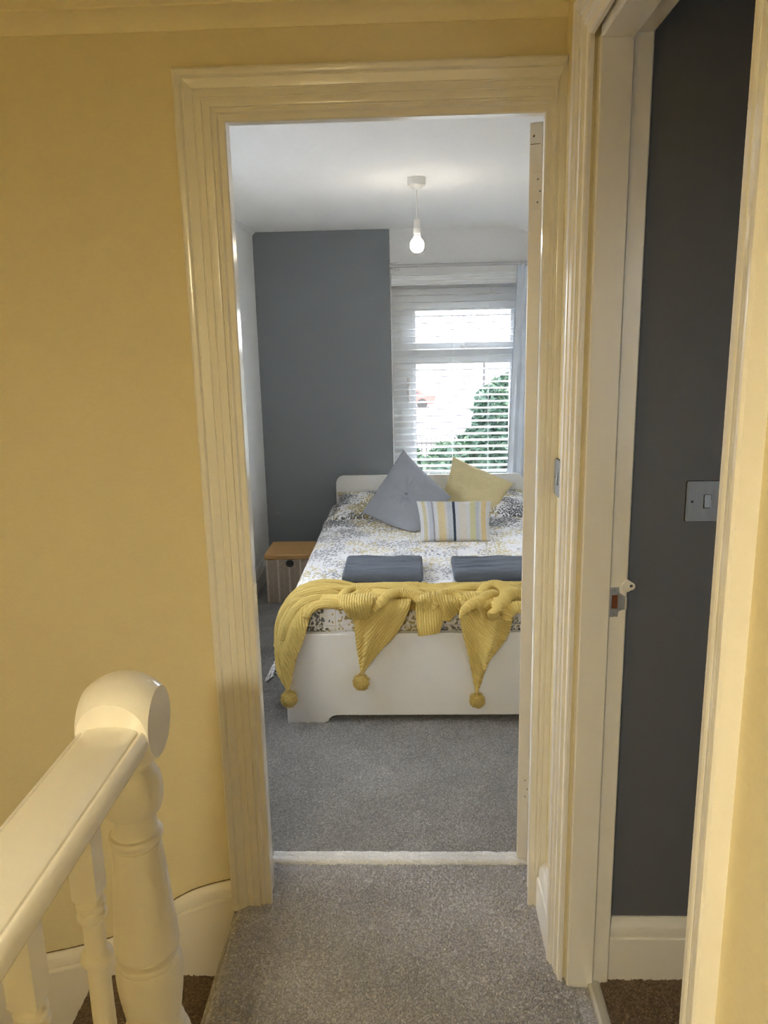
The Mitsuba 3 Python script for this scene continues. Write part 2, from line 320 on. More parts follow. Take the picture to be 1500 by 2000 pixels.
# carpet threshold in the bedroom doorway: two rolls, window light painted in as pale colour
def roll(x0, x1, yc, zc, r, seed):
    s = np.arange(x0, x1, 0.0025); a = np.linspace(-0.1, math.pi + 0.1, 16)
    S, A = np.meshgrid(s, a, indexing='ij')
    rr = r * (1 + 0.10 * np.random.default_rng(seed).uniform(-1, 1, S.shape)) + 0.002 * vnoise(np.stack([S * 1, A * 0, A * 0], -1), 40, seed)
    return grid(np.stack([S, yc + np.cos(A) * rr, zc + np.sin(A) * rr * 0.9], -1), flip=True)
obj('carpet_threshold', cat_(roll(-0.425, 0.33, 2.003, -0.004, 0.016, 1), roll(-0.425, 0.33, 2.028, -0.005, 0.014, 2), bx(-0.425, 0.33, 1.985, 2.042, -0.02, -0.004)), 'mat_carpet_edge_lit', True,
    'fluffy carpet join across the bedroom doorway, window light painted in as pale colour', 'carpet threshold')

# ------------------------------------------------------------------ walls and ceilings
def wall_hole(x0, x1, z0, z1, holes, y0, th, to=xz):
    pg = sbox(x0, z0, x1, z1)
    for h in holes: pg = pg.difference(sbox(*h))
    return prism(pg, th, to(y0))
LW, RW, BW = -0.955, 0.91, 5.0            # bedroom left, right and back wall faces
WY, RX = 1.836, 0.342                     # landing face of the front wall, landing face of the right wall
CEIL_L, CEIL_B = 2.15, 2.14
obj('wall_front', wall_hole(-1.6, 0.50, -1.9, 2.4, [(-0.43, -0.05, 0.335, 2.01)], WY, 0.08), YEL, label='warm cream landing wall around the bedroom doorway', cat='wall', kind='structure')
obj('wall_front_bedroom', wall_hole(-1.6, 2.4, -0.12, 2.4, [(-0.43, -0.05, 0.335, 2.01)], WY + 0.08, 0.064), WHITE, label='bedroom face of the wall with the doorway', cat='wall', kind='structure')
W2 = (2.15, 0.90, 3.45, 1.80)             # added window, unseen, brightens the bedroom from the left wall: y, z
obj('wall_left', wall_hole(1.95, 5.3, -0.12, 2.4, [W2], LW - 0.22, 0.22, yz), WHITE, label='plain white left wall of the bedroom', cat='wall', kind='structure')
obj('wall_right', bx(RW, RW + 0.22, 1.95, 5.3, -0.12, 2.4), WHITE, label='white right wall of the bedroom behind the door', cat='wall', kind='structure')
HX0, HX1, HZ0, HZ1 = -0.11, 0.79, 0.50, 1.875
obj('wall_back', bx(LW - 0.1, -0.114, BW, BW + 0.28, -0.12, 2.4), 'mat_bedroom_grey', label='slate grey painted half of the bedroom back wall', cat='wall', kind='structure')
obj('wall_back_white', wall_hole(-0.114, RW + 0.1, -0.12, 2.4, [(HX0, HZ0, HX1, HZ1)], BW, 0.28), WHITE, label='white part of the back wall around the window', cat='wall', kind='structure')
# bedroom ceiling, coved down on the right
arc = [(0.56 + 0.35 * math.sin(a), CEIL_B - 0.35 + 0.35 * math.cos(a)) for a in np.linspace(0, math.pi / 2, 14)]
pg = Polygon([(LW - 0.22, 2.40), (LW - 0.22, CEIL_B - 0.02), (LW, CEIL_B - 0.02), (LW + 0.02, CEIL_B)] + arc + [(RW + 0.2, CEIL_B - 0.35), (RW + 0.2, 2.40)])
obj('ceiling', prism(pg, 3.30, xz(1.92)), WHITE, 20, 'white bedroom ceiling curving down on the right', 'ceiling', kind='structure')
# small cove between bedroom ceiling and back wall
# landing ceiling with a small cove above the doorway wall
cv = [(WY - 0.004, CEIL_L - 0.003)] + [(WY - 0.045 + 0.041 * math.cos(a), CEIL_L + 0.030 * math.sin(a)) for a in np.linspace(0, math.pi / 2, 8)] + [(WY - 0.049, CEIL_L + 0.026), (WY - 0.054, CEIL_L + 0.026), (WY - 0.054, CEIL_L + 0.03)]
pg = Polygon([(-1.85, CEIL_L + 0.03)] + cv[::-1] + [(WY + 0.07, CEIL_L - 0.003), (WY + 0.07, 2.4), (-1.85, 2.4)])
obj('ceiling_landing', prism(pg, 2.05, yz(-1.6)), 'mat_landing_ceiling', 20, 'cream landing ceiling', 'ceiling', kind='structure')
obj('wall_landing_left', bx(-1.6, -1.45, -1.85, WY + 0.05, -1.9, 2.4), YEL, label='cream wall on the far side of the stairwell', cat='wall', kind='structure')
obj('wall_landing_rear', bx(-1.6, 0.5, -1.85, -1.7, -1.9, 2.4), YEL, label='cream landing wall behind the camera', cat='wall', kind='structure')
DY0, DY1, DZ = 0.838, 1.571, 2.026        # clear opening of the right-hand doorway
obj('wall_landing_right', wall_hole(-1.8, WY + 0.02, -0.16, 2.4, [(DY0 - 0.03, -0.2, DY1 + 0.012, DZ + 0.03)], RX, 0.088, yz), YEL, label='landing wall on the right with the open doorway', cat='wall', kind='structure')
obj('wall_landing_well', bx(-0.48, -0.40, -1.75, 1.85, -1.9, -0.16), YEL, label='wall of the stairwell under the landing', cat='wall', kind='structure')
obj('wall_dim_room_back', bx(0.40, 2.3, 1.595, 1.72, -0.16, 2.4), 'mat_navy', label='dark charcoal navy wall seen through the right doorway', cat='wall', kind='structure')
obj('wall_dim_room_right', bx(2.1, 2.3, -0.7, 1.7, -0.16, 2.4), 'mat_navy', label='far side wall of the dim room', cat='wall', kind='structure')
W3 = (1.10, 1.20, 1.68, 1.95)             # added window, unseen, brings cool daylight to the dark wall: x, z
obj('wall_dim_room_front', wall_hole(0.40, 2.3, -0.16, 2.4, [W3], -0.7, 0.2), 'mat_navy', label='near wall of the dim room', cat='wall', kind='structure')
obj('ceiling_dim_room', bx(0.40, 2.3, -0.7, 1.72, 2.3, 2.45), WHITE, label='white ceiling of the dim room', cat='ceiling', kind='structure')

# ------------------------------------------------------------------ door frames
CASING = [(0.0, 0.0), (0.0, 0.008), (0.003, 0.011), (0.015, 0.011), (0.0165, 0.0145), (0.019, 0.0165), (0.024, 0.0165), (0.0265, 0.013), (0.0285, 0.013), (0.030, 0.0185), (0.033, 0.0195),
          (0.044, 0.0195), (0.0455, 0.0178), (0.0475, 0.0178), (0.049, 0.0205), (0.061, 0.0205), (0.0625, 0.0188), (0.0645, 0.0188), (0.066, 0.0215), (0.076, 0.0235), (0.084, 0.0262),
          (0.0855, 0.024), (0.0875, 0.024), (0.089, 0.0275), (0.093, 0.030), (0.102, 0.030), (0.106, 0.027), (0.106, 0.0)]
def casing_run(prof, p0, p1, out, proud, m0=0.0, m1=0.0):
    """Casing from p0 to p1 on its inner edge; the profile's width runs along out, its thickness along proud; ends lengthen by m0, m1 times the width (mitres)."""
    p0, p1, out, proud = (np.array(q, float) for q in (p0, p1, out, proud))
    d = (p1 - p0) / np.linalg.norm(p1 - p0)
    pr = np.array(prof); n = len(pr)
    wob = 60
    L = np.linalg.norm(p1 - p0); k = max(2, int(L / 0.25) + 1)
    rows = []
    for q in np.linspace(0, 1, k):
        base = p0 + (p1 - p0) * q
        ext = np.where(q == 0, -m0, np.where(q == 1, m1, 0.0)) * pr[:, 0]
        rows.append(base + out * pr[:, :1] + proud * pr[:, 1:] + d * ext[:, None])
    V = np.array(rows).reshape(-1, 3)
    f = []
    for r in range(k - 1):
        for i in range(n):
            a, b = r * n + i, r * n + (i + 1) % n
            f += [(a, b, b + n), (a, b + n, a + n)]
    tri = trimesh.creation.triangulate_polygon(Polygon(pr), engine='earcut')
    v2, f2 = tri
    idx = np.array([np.argmin(((pr - q) ** 2).sum(1)) for q in v2])
    f2 = idx[f2]
    f = np.vstack([np.array(f), f2, f2[:, ::-1] + (k - 1) * n])
    m = trimesh.Trimesh(V, f, process=False)
    if m.volume < 0: m.invert()
    return m
IX0, IX1, IZ = -0.394, 0.298, 1.962       # inner edges of the bedroom door casing
t1 = 'trim_1'
note(t1, 'white gloss reeded casing and frame of the bedroom doorway', 'door frame', kind='structure')
RC = [(a, t) for a, t in CASING if a <= 0.030] + [(0.033, 0.0195), (0.044, 0.0195), (0.044, 0.0)]
obj(t1 + '__casing', casing_run(CASING, (IX0, WY, -0.01), (IX0, WY, IZ), (-1, 0, 0), (0, -1, 0), 0, 1), GLOSS, 35)
obj(t1 + '__casing', casing_run(RC, (IX1, WY, -0.01), (IX1, WY, IZ), (1, 0, 0), (0, -1, 0), 0, 2.41), GLOSS, 35)
obj(t1 + '__casing', casing_run(CASING, (IX0, WY, IZ), (IX1, WY, IZ), (0, 0, 1), (0, -1, 0), 1, 0.415), GLOSS, 35)
obj(t1 + '__door_stop', bx(-0.43, -0.402, WY - 0.004, 1.905, -0.01, 2.01, 0.002), GLOSS)
obj(t1 + '__door_stop', bx(0.307, 0.335, WY - 0.004, 1.905, -0.01, 2.01, 0.002), GLOSS)
obj(t1 + '__door_stop', bx(-0.402, 0.307, WY - 0.004, 1.905, 1.974, 2.01, 0.002), GLOSS)
obj(t1 + '__lining', bx(-0.445, -0.428, 1.904, 1.982, -0.01, 2.02, 0.001), GLOSS)
obj(t1 + '__lining', bx(0.333, 0.350, 1.904, 1.982, -0.01, 2.02, 0.001), GLOSS)
obj(t1 + '__lining', bx(-0.428, 0.333, 1.904, 1.982, 2.004, 2.02, 0.001), GLOSS)
obj(t1 + '__casing', bx(-0.53, -0.438, 1.979, 1.998, -0.01, 2.10, 0.004), GLOSS)
obj(t1 + '__casing', bx(0.345, 0.43, 1.979, 1.984, -0.01, 2.10, 0.001), GLOSS)
obj(t1 + '__casing', bx(-0.438, 0.345, 1.979, 1.998, 2.012, 2.10, 0.004), GLOSS)

t2 = 'trim_2'
note(t2, 'white gloss casing and frame of the doorway on the right', 'door frame', kind='structure')
C2 = [(0.0, 0.0), (0.0, 0.0075), (0.003, 0.0105), (0.02, 0.0105), (0.0215, 0.0135), (0.0245, 0.0155), (0.028, 0.014), (0.0295, 0.0115), (0.0315, 0.0115), (0.033, 0.015), (0.043, 0.016), (0.045, 0.014), (0.047, 0.014), (0.049, 0.0185), (0.056, 0.022), (0.058, 0.02), (0.06, 0.02), (0.062, 0.024), (0.068, 0.0265), (0.076, 0.0255), (0.079, 0.0225), (0.079, 0.0)]
obj(t2 + '__casing', casing_run(C2, (RX, DY1, -0.01), (RX, DY1, DZ), (0, 1, 0), (-1, 0, 0), 0, 1), GLOSS, 35)
obj(t2 + '__casing', casing_run(C2, (RX, DY0, -0.01), (RX, DY0, DZ), (0, -1, 0), (-1, 0, 0), 0, 1), GLOSS, 35)
obj(t2 + '__casing', casing_run(C2, (RX, DY0, DZ), (RX, DY1, DZ), (0, 0, 1), (-1, 0, 0), 1, 1), GLOSS, 35)
# far jamb, near jamb and head: a thicker front part that stops the door and a rebate behind it
obj(t2 + '__lining', bx(0.350, 0.412, 1.558, 1.583, -0.01, DZ - 0.002, 0.003), GLOSS)
obj(t2 + '__lining', bx(0.411, 0.449, 1.568, 1.6, -0.01, DZ + 0.01, 0.0025), GLOSS)
obj(t2 + '__lining', bx(0.350, 0.412, 0.81, 0.848, -0.01, DZ - 0.002, 0.003), GLOSS)
obj(t2 + '__lining', bx(0.411, 0.449, 0.81, 0.838, -0.01, DZ + 0.01, 0.0025), GLOSS)
obj(t2 + '__lining', bx(0.350, 0.412, 0.848, 1.558, DZ - 0.012, DZ + 0.03, 0.003), GLOSS)
obj(t2 + '__lining', bx(0.411, 0.449, 0.838, 1.568, DZ - 0.002, DZ + 0.03, 0.0025), GLOSS)
obj(t2 + '__threshold_strip', prism(Polygon([(0.398, 0), (0.401, 0.004), (0.407, 0.006), (0.42, 0.006), (0.426, 0.004), (0.429, 0)]), 0.72, lambda v: np.stack([v[:, 0], 0.845 + v[:, 2], v[:, 1] - 0.001], 1)), 'mat_strip', label='grey metal carpet strip')
# keep of the latch on the far jamb
kp = 'latch_keep'
note(kp, 'small metal latch keep on the jamb of the right-hand doorway', 'latch keep')
ky = 1.5685
plate = Polygon([(0.4135, 0.914), (0.431, 0.914), (0.432, 0.926), (0.447, 0.931), (0.449, 0.931), (0.449, 0.957), (0.443, 0.960), (0.432, 0.966), (0.431, 0.979), (0.4135, 0.979)]).difference(sbox(0.417, 0.932, 0.4295, 0.962))
obj(kp + '__plate', prism(plate, 0.002, lambda v: np.stack([v[:, 0], ky - v[:, 2], v[:, 1]], 1)), 'mat_keep')
obj(kp + '__lip', tube([(0.447, ky - 0.001, 0.930), (0.447, ky - 0.001, 0.957)], 0.0032, 10), 'mat_keep')
obj(kp + '__latch_hole', bx(0.4165, 0.430, ky - 0.0007, ky + 0.0002, 0.931, 0.963), 'mat_rust', label='rusty dark latch hole')
for z in (0.920, 0.973): obj(kp + '__screw', lathe([(0.0004, 0), (0.0028, 0), (0.0024, 0.0008), (0.0006, 0.001)], 12) .apply_transform(trimesh.transformations.rotation_matrix(math.pi / 2, [1, 0, 0])).apply_translation((0.4235, ky - 0.0018, z)), 'mat_steel')
from shapely.geometry import Point
lug = Point(0.4555, 0.981).buffer(0.0085).union(Polygon([(0.436, 0.984), (0.4485, 0.9955), (0.460, 0.9875), (0.461, 0.975), (0.449, 0.9685), (0.441, 0.971)])).difference(Point(0.4560, 0.9815).buffer(0.0036))
obj(kp + '__lug', prism(lug, 0.004, lambda v: np.stack([v[:, 0], ky + 0.0005 - v[:, 2], v[:, 1]], 1)), GLOSS, label='cream painted lug with a round hole')

# ------------------------------------------------------------------ the open bedroom door, hinged on the right, swung into the bedroom
E0, DD, DT, DW = np.array([0.291, 2.001]), np.array([0.352, 0.936]), 0.0315, 0.72
DN = np.array([DD[1], -DD[0]])            # towards the hinge side of the edge
def door_to(v):                           # local (along the leaf, through it, z)
    w = E0 + v[:, :1] * DD + v[:, 1:2] * DN
    return np.column_stack([w, v[:, 2]])
def in_door(m):
    return trimesh.Trimesh(door_to(m.vertices), m.faces, process=False)
note('door_1', 'white painted bedroom door standing open, its hinge edge towards us', 'door', kind='structure')
stiles = [bx(0, 0.10, 0, DT, 0.012, 1.985, 0.0015), bx(0.62, DW, 0, DT, 0.012, 1.985, 0.0015), bx(0.10, 0.62, 0, DT, 0.012, 0.21, 0.0015), bx(0.10, 0.62, 0, DT, 0.80, 1.0, 0.0015), bx(0.10, 0.62, 0, DT, 1.87, 1.985, 0.0015), bx(0.31, 0.41, 0, DT, 0.2, 1.88, 0.0015)]
obj('door_1__leaf', in_door(cat_(*stiles)), GLOSS)
for x0, x1 in ((0.10, 0.31), (0.41, 0.62)):
    for z0, z1 in ((0.21, 0.80), (1.0, 1.87)):
        obj('door_1__panel', in_door(bx(x0 - 0.005, x1 + 0.005, 0.010, 0.021, z0 - 0.005, z1 + 0.005)), GLOSS)
for z0, z1 in ((1.79, 1.872), (0.20, 0.282)):
    h = obj('door_1__hinge', in_door(bx(-0.0022, 0.001, 0.012, DT + 0.001, z0, z1, 0.0006)), GLOSS)
    obj(h + '__knuckle', in_door(lathe([(0.0005, z0), (0.005, z0), (0.005, z1), (0.0005, z1)], 12, (-0.001, DT + 0.004, 0))), GLOSS)
    for q, yy in ((0.2, 0.022), (0.5, 0.0275), (0.83, 0.022)):
        obj(h + '__screw', in_door(bx(-0.0031, -0.0015, yy - 0.0022, yy + 0.0022, z0 + q * (z1 - z0) - 0.0022, z0 + q * (z1 - z0) + 0.0022, 0.0008)), 'mat_steel')
obj('door_1__screw', in_door(bx(-0.001, 0.0005, 0.008, 0.0125, 1.952, 1.957, 0.0004)), 'mat_crack')
obj('door_1__filled_slot', in_door(bx(-0.0006, 0.0005, 0.002, 0.026, 1.936, 1.9375)), 'mat_crack')

# ------------------------------------------------------------------ baseboards
SK = [(0.0, 0.0), (0.024, 0.0), (0.024, 0.098), (0.0225, 0.1015), (0.018, 0.103), (0.018, 0.1065), (0.0195, 0.109), (0.0195, 0.122), (0.016, 0.132), (0.008, 0.139), (0.006, 0.146), (0.0, 0.146)]
def skirt(p0, p1, normal, prof=SK):
    p0, p1, nn = np.array(p0, float), np.array(p1, float), np.array(normal, float)
    pr = np.array(prof)
    return casing_run([(z, t) for t, z in pr], p0, p1, (0, 0, 1), nn)
obj('baseboard_left', skirt((LW, 2.0, -0.01), (LW, BW, -0.01), (1, 0, 0)), GLOSS, 30, 'white moulded baseboard along the bedroom left wall', 'baseboard', kind='structure')
obj('baseboard_back', skirt((LW, BW, -0.01), (RW, BW, -0.01), (0, -1, 0)), GLOSS, 30, 'white baseboard behind the bed', 'baseboard', kind='structure')
obj('baseboard_right', skirt((RW, 2.0, -0.01), (RW, BW, -0.01), (-1, 0, 0)), GLOSS, 30, 'white baseboard along the bedroom right wall', 'baseboard', kind='structure')
obj('baseboard_landing', skirt((RX, DY1 + 0.076, -0.008), (RX, WY - 0.024, -0.008), (-1, 0, 0)), GLOSS, 30, 'short white baseboard between the two door frames', 'baseboard', kind='structure')
SK2 = [(t * 0.75, z * 1.14) for t, z in SK]
obj('baseboard_dim_room', skirt((0.448, 1.595, -0.008), (2.1, 1.595, -0.008), (0, -1, 0), SK2), GLOSS, 30, 'white moulded baseboard under the dark wall', 'baseboard', kind='structure')
# stair string: the landing baseboard sweeping down the stairwell wall
kn = CubicSpline([-1.46, -1.25, -1.048, -0.93, -0.821, -0.74, -0.661, -0.58, -0.498], [-0.30, -0.235, -0.177, -0.147, -0.108, -0.058, 0.004, 0.044, 0.067])
sx = np.linspace(-1.455, -0.498, 60)
band = [(0.0, 0.006), (-0.010, 0.012), (-0.018, 0.0165), (-0.036, 0.018), (-0.041, 0.0165), (-0.0425, 0.0125), (-0.0455, 0.0125), (-0.047, 0.019), (-0.0525, 0.021), (-0.20, 0.021), (-0.6, 0.021)]
Pg = np.array([[(x, WY - t, kn(x) + dz) for dz, t in [(0.0, 0.0)] + band + [(-0.6, 0.0)]] for x in sx])
st = grid(Pg, flip=True)
obj('baseboard_stairs', st, GLOSS, 30, 'white stair string sweeping down the cream wall', 'baseboard', kind='structure')
zz = kn(sx) + 0.0006; jag = 0.002 + 0.0022 * np.abs(vnoise(np.stack([sx, sx * 0, sx * 0], -1), 45, 3))
msk = vnoise(np.stack([sx, sx * 0, sx * 0], -1), 9, 8) > -0.45
jag = np.where(msk, jag, 0.0006)
Pc = np.stack([np.stack([sx, sx * 0 + WY - 0.0008, zz - 0.002], -1), np.stack([sx, sx * 0 + WY - 0.0022, zz + jag], -1), np.stack([sx, sx * 0 + WY + 0.001, zz + jag], -1)], 1)
obj('baseboard_stairs__paint_crack', grid(Pc, flip=True), 'mat_crack', label='dark crack along the top of the stair string')

# ------------------------------------------------------------------ stairs down to the left
note('staircase', 'carpeted stairs dropping away to the left of the landing', 'stairs', kind='structure')
def tread(x0, x1, y0, y1, z, st):
    P = pile(x0, x1, y0, y1, st, 0.005, z=z, seed=int(abs(z * 100)) + 3)
    return cat_(grid(P), bx(x0, x1, y0, y1, z - 0.05, z - 0.008))
obj('staircase__tread', tread(-0.90, -0.487, 1.06, WY - 0.004, -0.225, 0.003), 'mat_carpet_dark', True)  # stairwell shade is put into the dark carpet colour of the stairs
obj('staircase__tread', tread(-1.45, -0.87, 1.06, WY - 0.004, -0.45, 0.006), 'mat_carpet_dark', True)
obj('staircase__riser', bx(-0.90, -0.885, 1.06, WY - 0.004, -0.48, -0.23), 'mat_carpet_dark')
for k in range(5):
    y1 = 1.08 - 0.24 * k
    obj('staircase__tread', tread(-1.45, -0.487, y1 - 0.26, y1, -0.67 - 0.22 * k, 0.012), 'mat_carpet_dark', True)
    obj('staircase__riser', bx(-1.45, -0.487, y1 - 0.012, y1, -0.68 - 0.22 * k, -0.455 - 0.22 * k), 'mat_carpet_dark')

# ------------------------------------------------------------------ banister
NX, NY, NZ = -0.428, 1.040, 0.955
nb = 'stair_banister'
note(nb, 'white gloss banister with turned newel post beside the stairwell', 'banister')
import manifold3d as m3
def truncated_ball(c, r, hx):
    s = m3.Manifold.sphere(r, 96).translate(list(c))
    b = m3.Manifold.cube([2 * hx, 2 * hx, 3 * r], True).translate(list(c))
    return s ^ b
def tm(man):
    q = man.to_mesh(); return trimesh.Trimesh(q.vert_properties[:, :3], q.tri_verts, process=False)
newel = smooth_profile([(0.030, 0.895), (0.034, 0.886), (0.0395, 0.872), (0.0445, 0.858), (0.0460, 0.843), (0.0445, 0.828), (0.0400, 0.816), (0.0345, 0.810), (0.0335, 0.803), (0.0320, 0.797)][::-1], 4)
nk = [(0.0335, 0.803), (0.0322, 0.797), (0.0318, 0.786), (0.0322, 0.776)]
prof = [(0.002, 0.385), (0.0545, 0.387), (0.0555, 0.394), (0.053, 0.403), (0.0475, 0.409), (0.0455, 0.413), (0.0470, 0.417), (0.0475, 0.421), (0.0450, 0.426), (0.0425, 0.430), (0.0420, 0.436), (0.0450, 0.456), (0.0492, 0.486), (0.0515, 0.513), (0.0518, 0.530),
        (0.0505, 0.543), (0.0490, 0.5465), (0.0478, 0.5470), (0.0478, 0.5490), (0.0488, 0.5500), (0.0480, 0.5540), (0.0440, 0.5570), (0.0400, 0.5600), (0.0395, 0.5665), (0.0400, 0.5680), (0.0490, 0.5690), (0.0502, 0.5720), (0.0498, 0.585), (0.0460, 0.630), (0.0418, 0.690), (0.0375, 0.742), (0.0364, 0.752), (0.0345, 0.7530), (0.0343, 0.757), (0.0385, 0.7590), (0.0408, 0.766), (0.0395, 0.772), (0.0345, 0.7745),
        (0.0328, 0.785), (0.0322, 0.797), (0.0328, 0.806), (0.0330, 0.8095), (0.0405, 0.8105), (0.0425, 0.8150), (0.0455, 0.826), (0.0465, 0.842), (0.0460, 0.853), (0.0430, 0.866), (0.0385, 0.876), (0.0345, 0.884), (0.0335, 0.892), (0.0335, 0.905)]
np_ = obj(nb + '__newel_post', cat_(lathe(smooth_profile(prof, 4), 72, (NX, NY, 0)), bx(NX - 0.047, NX + 0.047, NY - 0.047, NY + 0.047, -0.24, 0.372, 0.003), lathe([(0.047, 0.37), (0.056, 0.374), (0.0565, 0.386), (0.05, 0.389)], 60, (NX, NY, 0))), GLOSS, 40)
obj(np_ + '__cap', tm(truncated_ball((NX, NY, NZ), 0.0735, 0.0525)), GLOSS, 25)
obj(nb + '__newel_post', cat_(bx(NX - 0.047, NX + 0.047, -1.45, -1.356, -0.01, 1.0, 0.003), bx(NX - 0.055, NX + 0.055, -1.46, -1.346, 1.0, 1.03, 0.006)), GLOSS)
rp = [(-0.029, -0.044), (0.029, -0.044), (0.030, -0.032), (0.034, -0.030), (0.041, -0.029), (0.0470, -0.0255), (0.0505, -0.019), (0.0520, -0.011), (0.0512, -0.003), (0.0485, 0.0040), (0.0450, 0.0072), (0.0420, 0.0072), (0.0405, 0.0050), (0.0395, 0.0050), (0.0385, 0.0085),
      (0.034, 0.0115), (0.018, 0.0150), (0.0, 0.0160)]
rp = rp + [(-x, z) for x, z in rp[2:-1]][::-1]
obj(nb + '__handrail', prism(Polygon(rp), 2.42, lambda v: np.stack([NX + v[:, 0], NY - 0.045 - v[:, 2], 0.957 + v[:, 1]], 1)), GLOSS, 32)
bal = smooth_profile([(0.002, 0.10), (0.0135, 0.10), (0.0145, 0.14), (0.0168, 0.30), (0.0165, 0.50), (0.0150, 0.60), (0.0148, 0.684), (0.0152, 0.690), (0.0200, 0.695), (0.0215, 0.701), (0.0200, 0.708), (0.0150, 0.713), (0.0140, 0.718), (0.0138, 0.748), (0.0142, 0.757),
                     (0.0165, 0.760), (0.0195, 0.765), (0.0195, 0.770), (0.0165, 0.774), (0.0170, 0.778), (0.0190, 0.781), (0.0190, 0.786), (0.0160, 0.790), (0.0145, 0.795), (0.002, 0.796)], 3)
for k in range(11):
    y = 0.871 - 0.166 * k
    top = trimesh.convex.convex_hull(np.array([(NX + sx_ * a, y + sy_ * a, z) for a, z in ((0.0125, 0.789), (0.0165, 0.800), (0.0165, 0.930)) for sx_ in (-1, 1) for sy_ in (-1, 1)]))
    obj(nb + '__baluster', cat_(lathe(bal, 32, (NX, y, 0)), top, bx(NX - 0.0165, NX + 0.0165, y - 0.0165, y + 0.0165, -0.012, 0.105, 0.001)), GLOSS, 40)
# ------------------------------------------------------------------ switches
def switch(key, origin, ux, label):
    """A brushed steel plate switch; origin at the plate's left bottom corner, ux along its width, z up, the front towards ux x z... given normal."""
    o, ux = np.array(origin, float), np.array(ux, float)
    nn = np.cross(ux, [0, 0, 1.0])        # out of the wall
    to = lambda v: o + v[:, :1] * ux + v[:, 1:2] * np.array([0, 0, 1.0]) + v[:, 2:] * nn
    W = 0.086
    rr = sbox(0.004, 0.004, W - 0.004, W - 0.004).buffer(0.004, quad_segs=5)
    def layer(pg, z0, z1):
        return prism(pg, z1 - z0, lambda v: to(v + np.array([0, 0, z0])))
    note(key, label, 'light switch')
    obj(key + '__gasket', layer(rr, 0.0, 0.003), 'mat_black')
    outer, inner = rr.buffer(-0.001), rr.buffer(-0.003)
    obj(key + '__plate', cat_(layer(outer, 0.003, 0.0052), layer(inner, 0.0052, 0.0062)), 'mat_steel')
    ro = sbox(0.036, 0.0295, 0.050, 0.0565)
    obj(key + '__rocker_frame', layer(ro.buffer(0.0008), 0.0062, 0.0067), 'mat_black')
    P = np.array([(x, y, z) for x in (0.037, 0.050) for y, z in ((0.031, 0.0105), (0.0565, 0.0072), (0.031, 0.006), (0.0565, 0.006))])
    obj(key + '__rocker', trimesh.convex.convex_hull(to(P)), 'mat_steel')
    for x in (0.0125, 0.0735):
        a = np.arange(12) * math.pi / 6
        obj(key + '__screw', prism(Polygon([(x + 0.0027 * math.cos(t), 0.043 + 0.0027 * math.sin(t)) for t in a]), 0.0008, lambda v: to(v + np.array([0, 0, 0.0060]))), 'mat_black')
switch('light_switch', (0.5655, 1.595, 1.112), (1, 0, 0), 'brushed steel light switch on the dark wall')
switch('light_switch_001', (RX, 1.8145, 1.130), (0, -1, 0), 'brushed steel switch plate half hidden between the two door frames')

# ------------------------------------------------------------------ window, blind, curtain
w = 'window_1'
note(w, 'white framed bedroom window with fanlight and casement', 'window', kind='structure')
def frame(x0, x1, z0, z1, t, y0, y1, c=0.004):
    pg = sbox(x0, z0, x1, z1).difference(sbox(x0 + t, z0 + t, x1 - t, z1 - t))
    return prism(pg, y1 - y0, xz(y0))
obj(w + '__frame', cat_(frame(HX0, HX1, HZ0, HZ1, 0.068, 5.10, 5.17), bx(HX0 + 0.06, HX1 - 0.06, 5.10, 5.17, 1.36, 1.43)), 'mat_upvc')
s1 = obj(w + '__fanlight_sash', frame(HX0 + 0.055, HX1 - 0.055, 1.415, HZ1 - 0.055, 0.0, 5.085, 5.15) if False else prism(sbox(-0.055, 1.41, 0.735, 1.82).difference(sbox(0.040, 1.456, 0.641, 1.654)), 0.055, xz(5.085)), 'mat_upvc')
s2 = obj(w + '__casement_sash', prism(sbox(-0.055, 0.545, 0.735, 1.375).difference(sbox(0.040, 0.592, 0.641, 1.329)), 0.055, xz(5.085)), 'mat_upvc')
obj(s1 + '__pane', bx(0.038, 0.643, 5.112, 5.113, 1.454, 1.656) if False else grid(np.array([[(0.036, 5.112, 1.452), (0.645, 5.112, 1.452)], [(0.036, 5.112, 1.658), (0.645, 5.112, 1.658)]])), 'mat_pane')
obj(s2 + '__pane', grid(np.array([[(0.036, 5.112, 0.588), (0.645, 5.112, 0.588)], [(0.036, 5.112, 1.333), (0.645, 5.112, 1.333)]])), 'mat_pane')
obj(s1 + '__handle', cat_(bx(0.325, 0.355, 5.075, 5.086, 1.420, 1.437, 0.002), bx(0.335, 0.43, 5.062, 5.076, 1.422, 1.434, 0.003)), 'mat_pole', label='dark window handle')
obj(s2 + '__handle', cat_(bx(-0.018, 0.004, 5.075, 5.086, 1.14, 1.24, 0.002), bx(-0.014, 0.0, 5.062, 5.076, 1.08, 1.19, 0.003)), 'mat_pole')
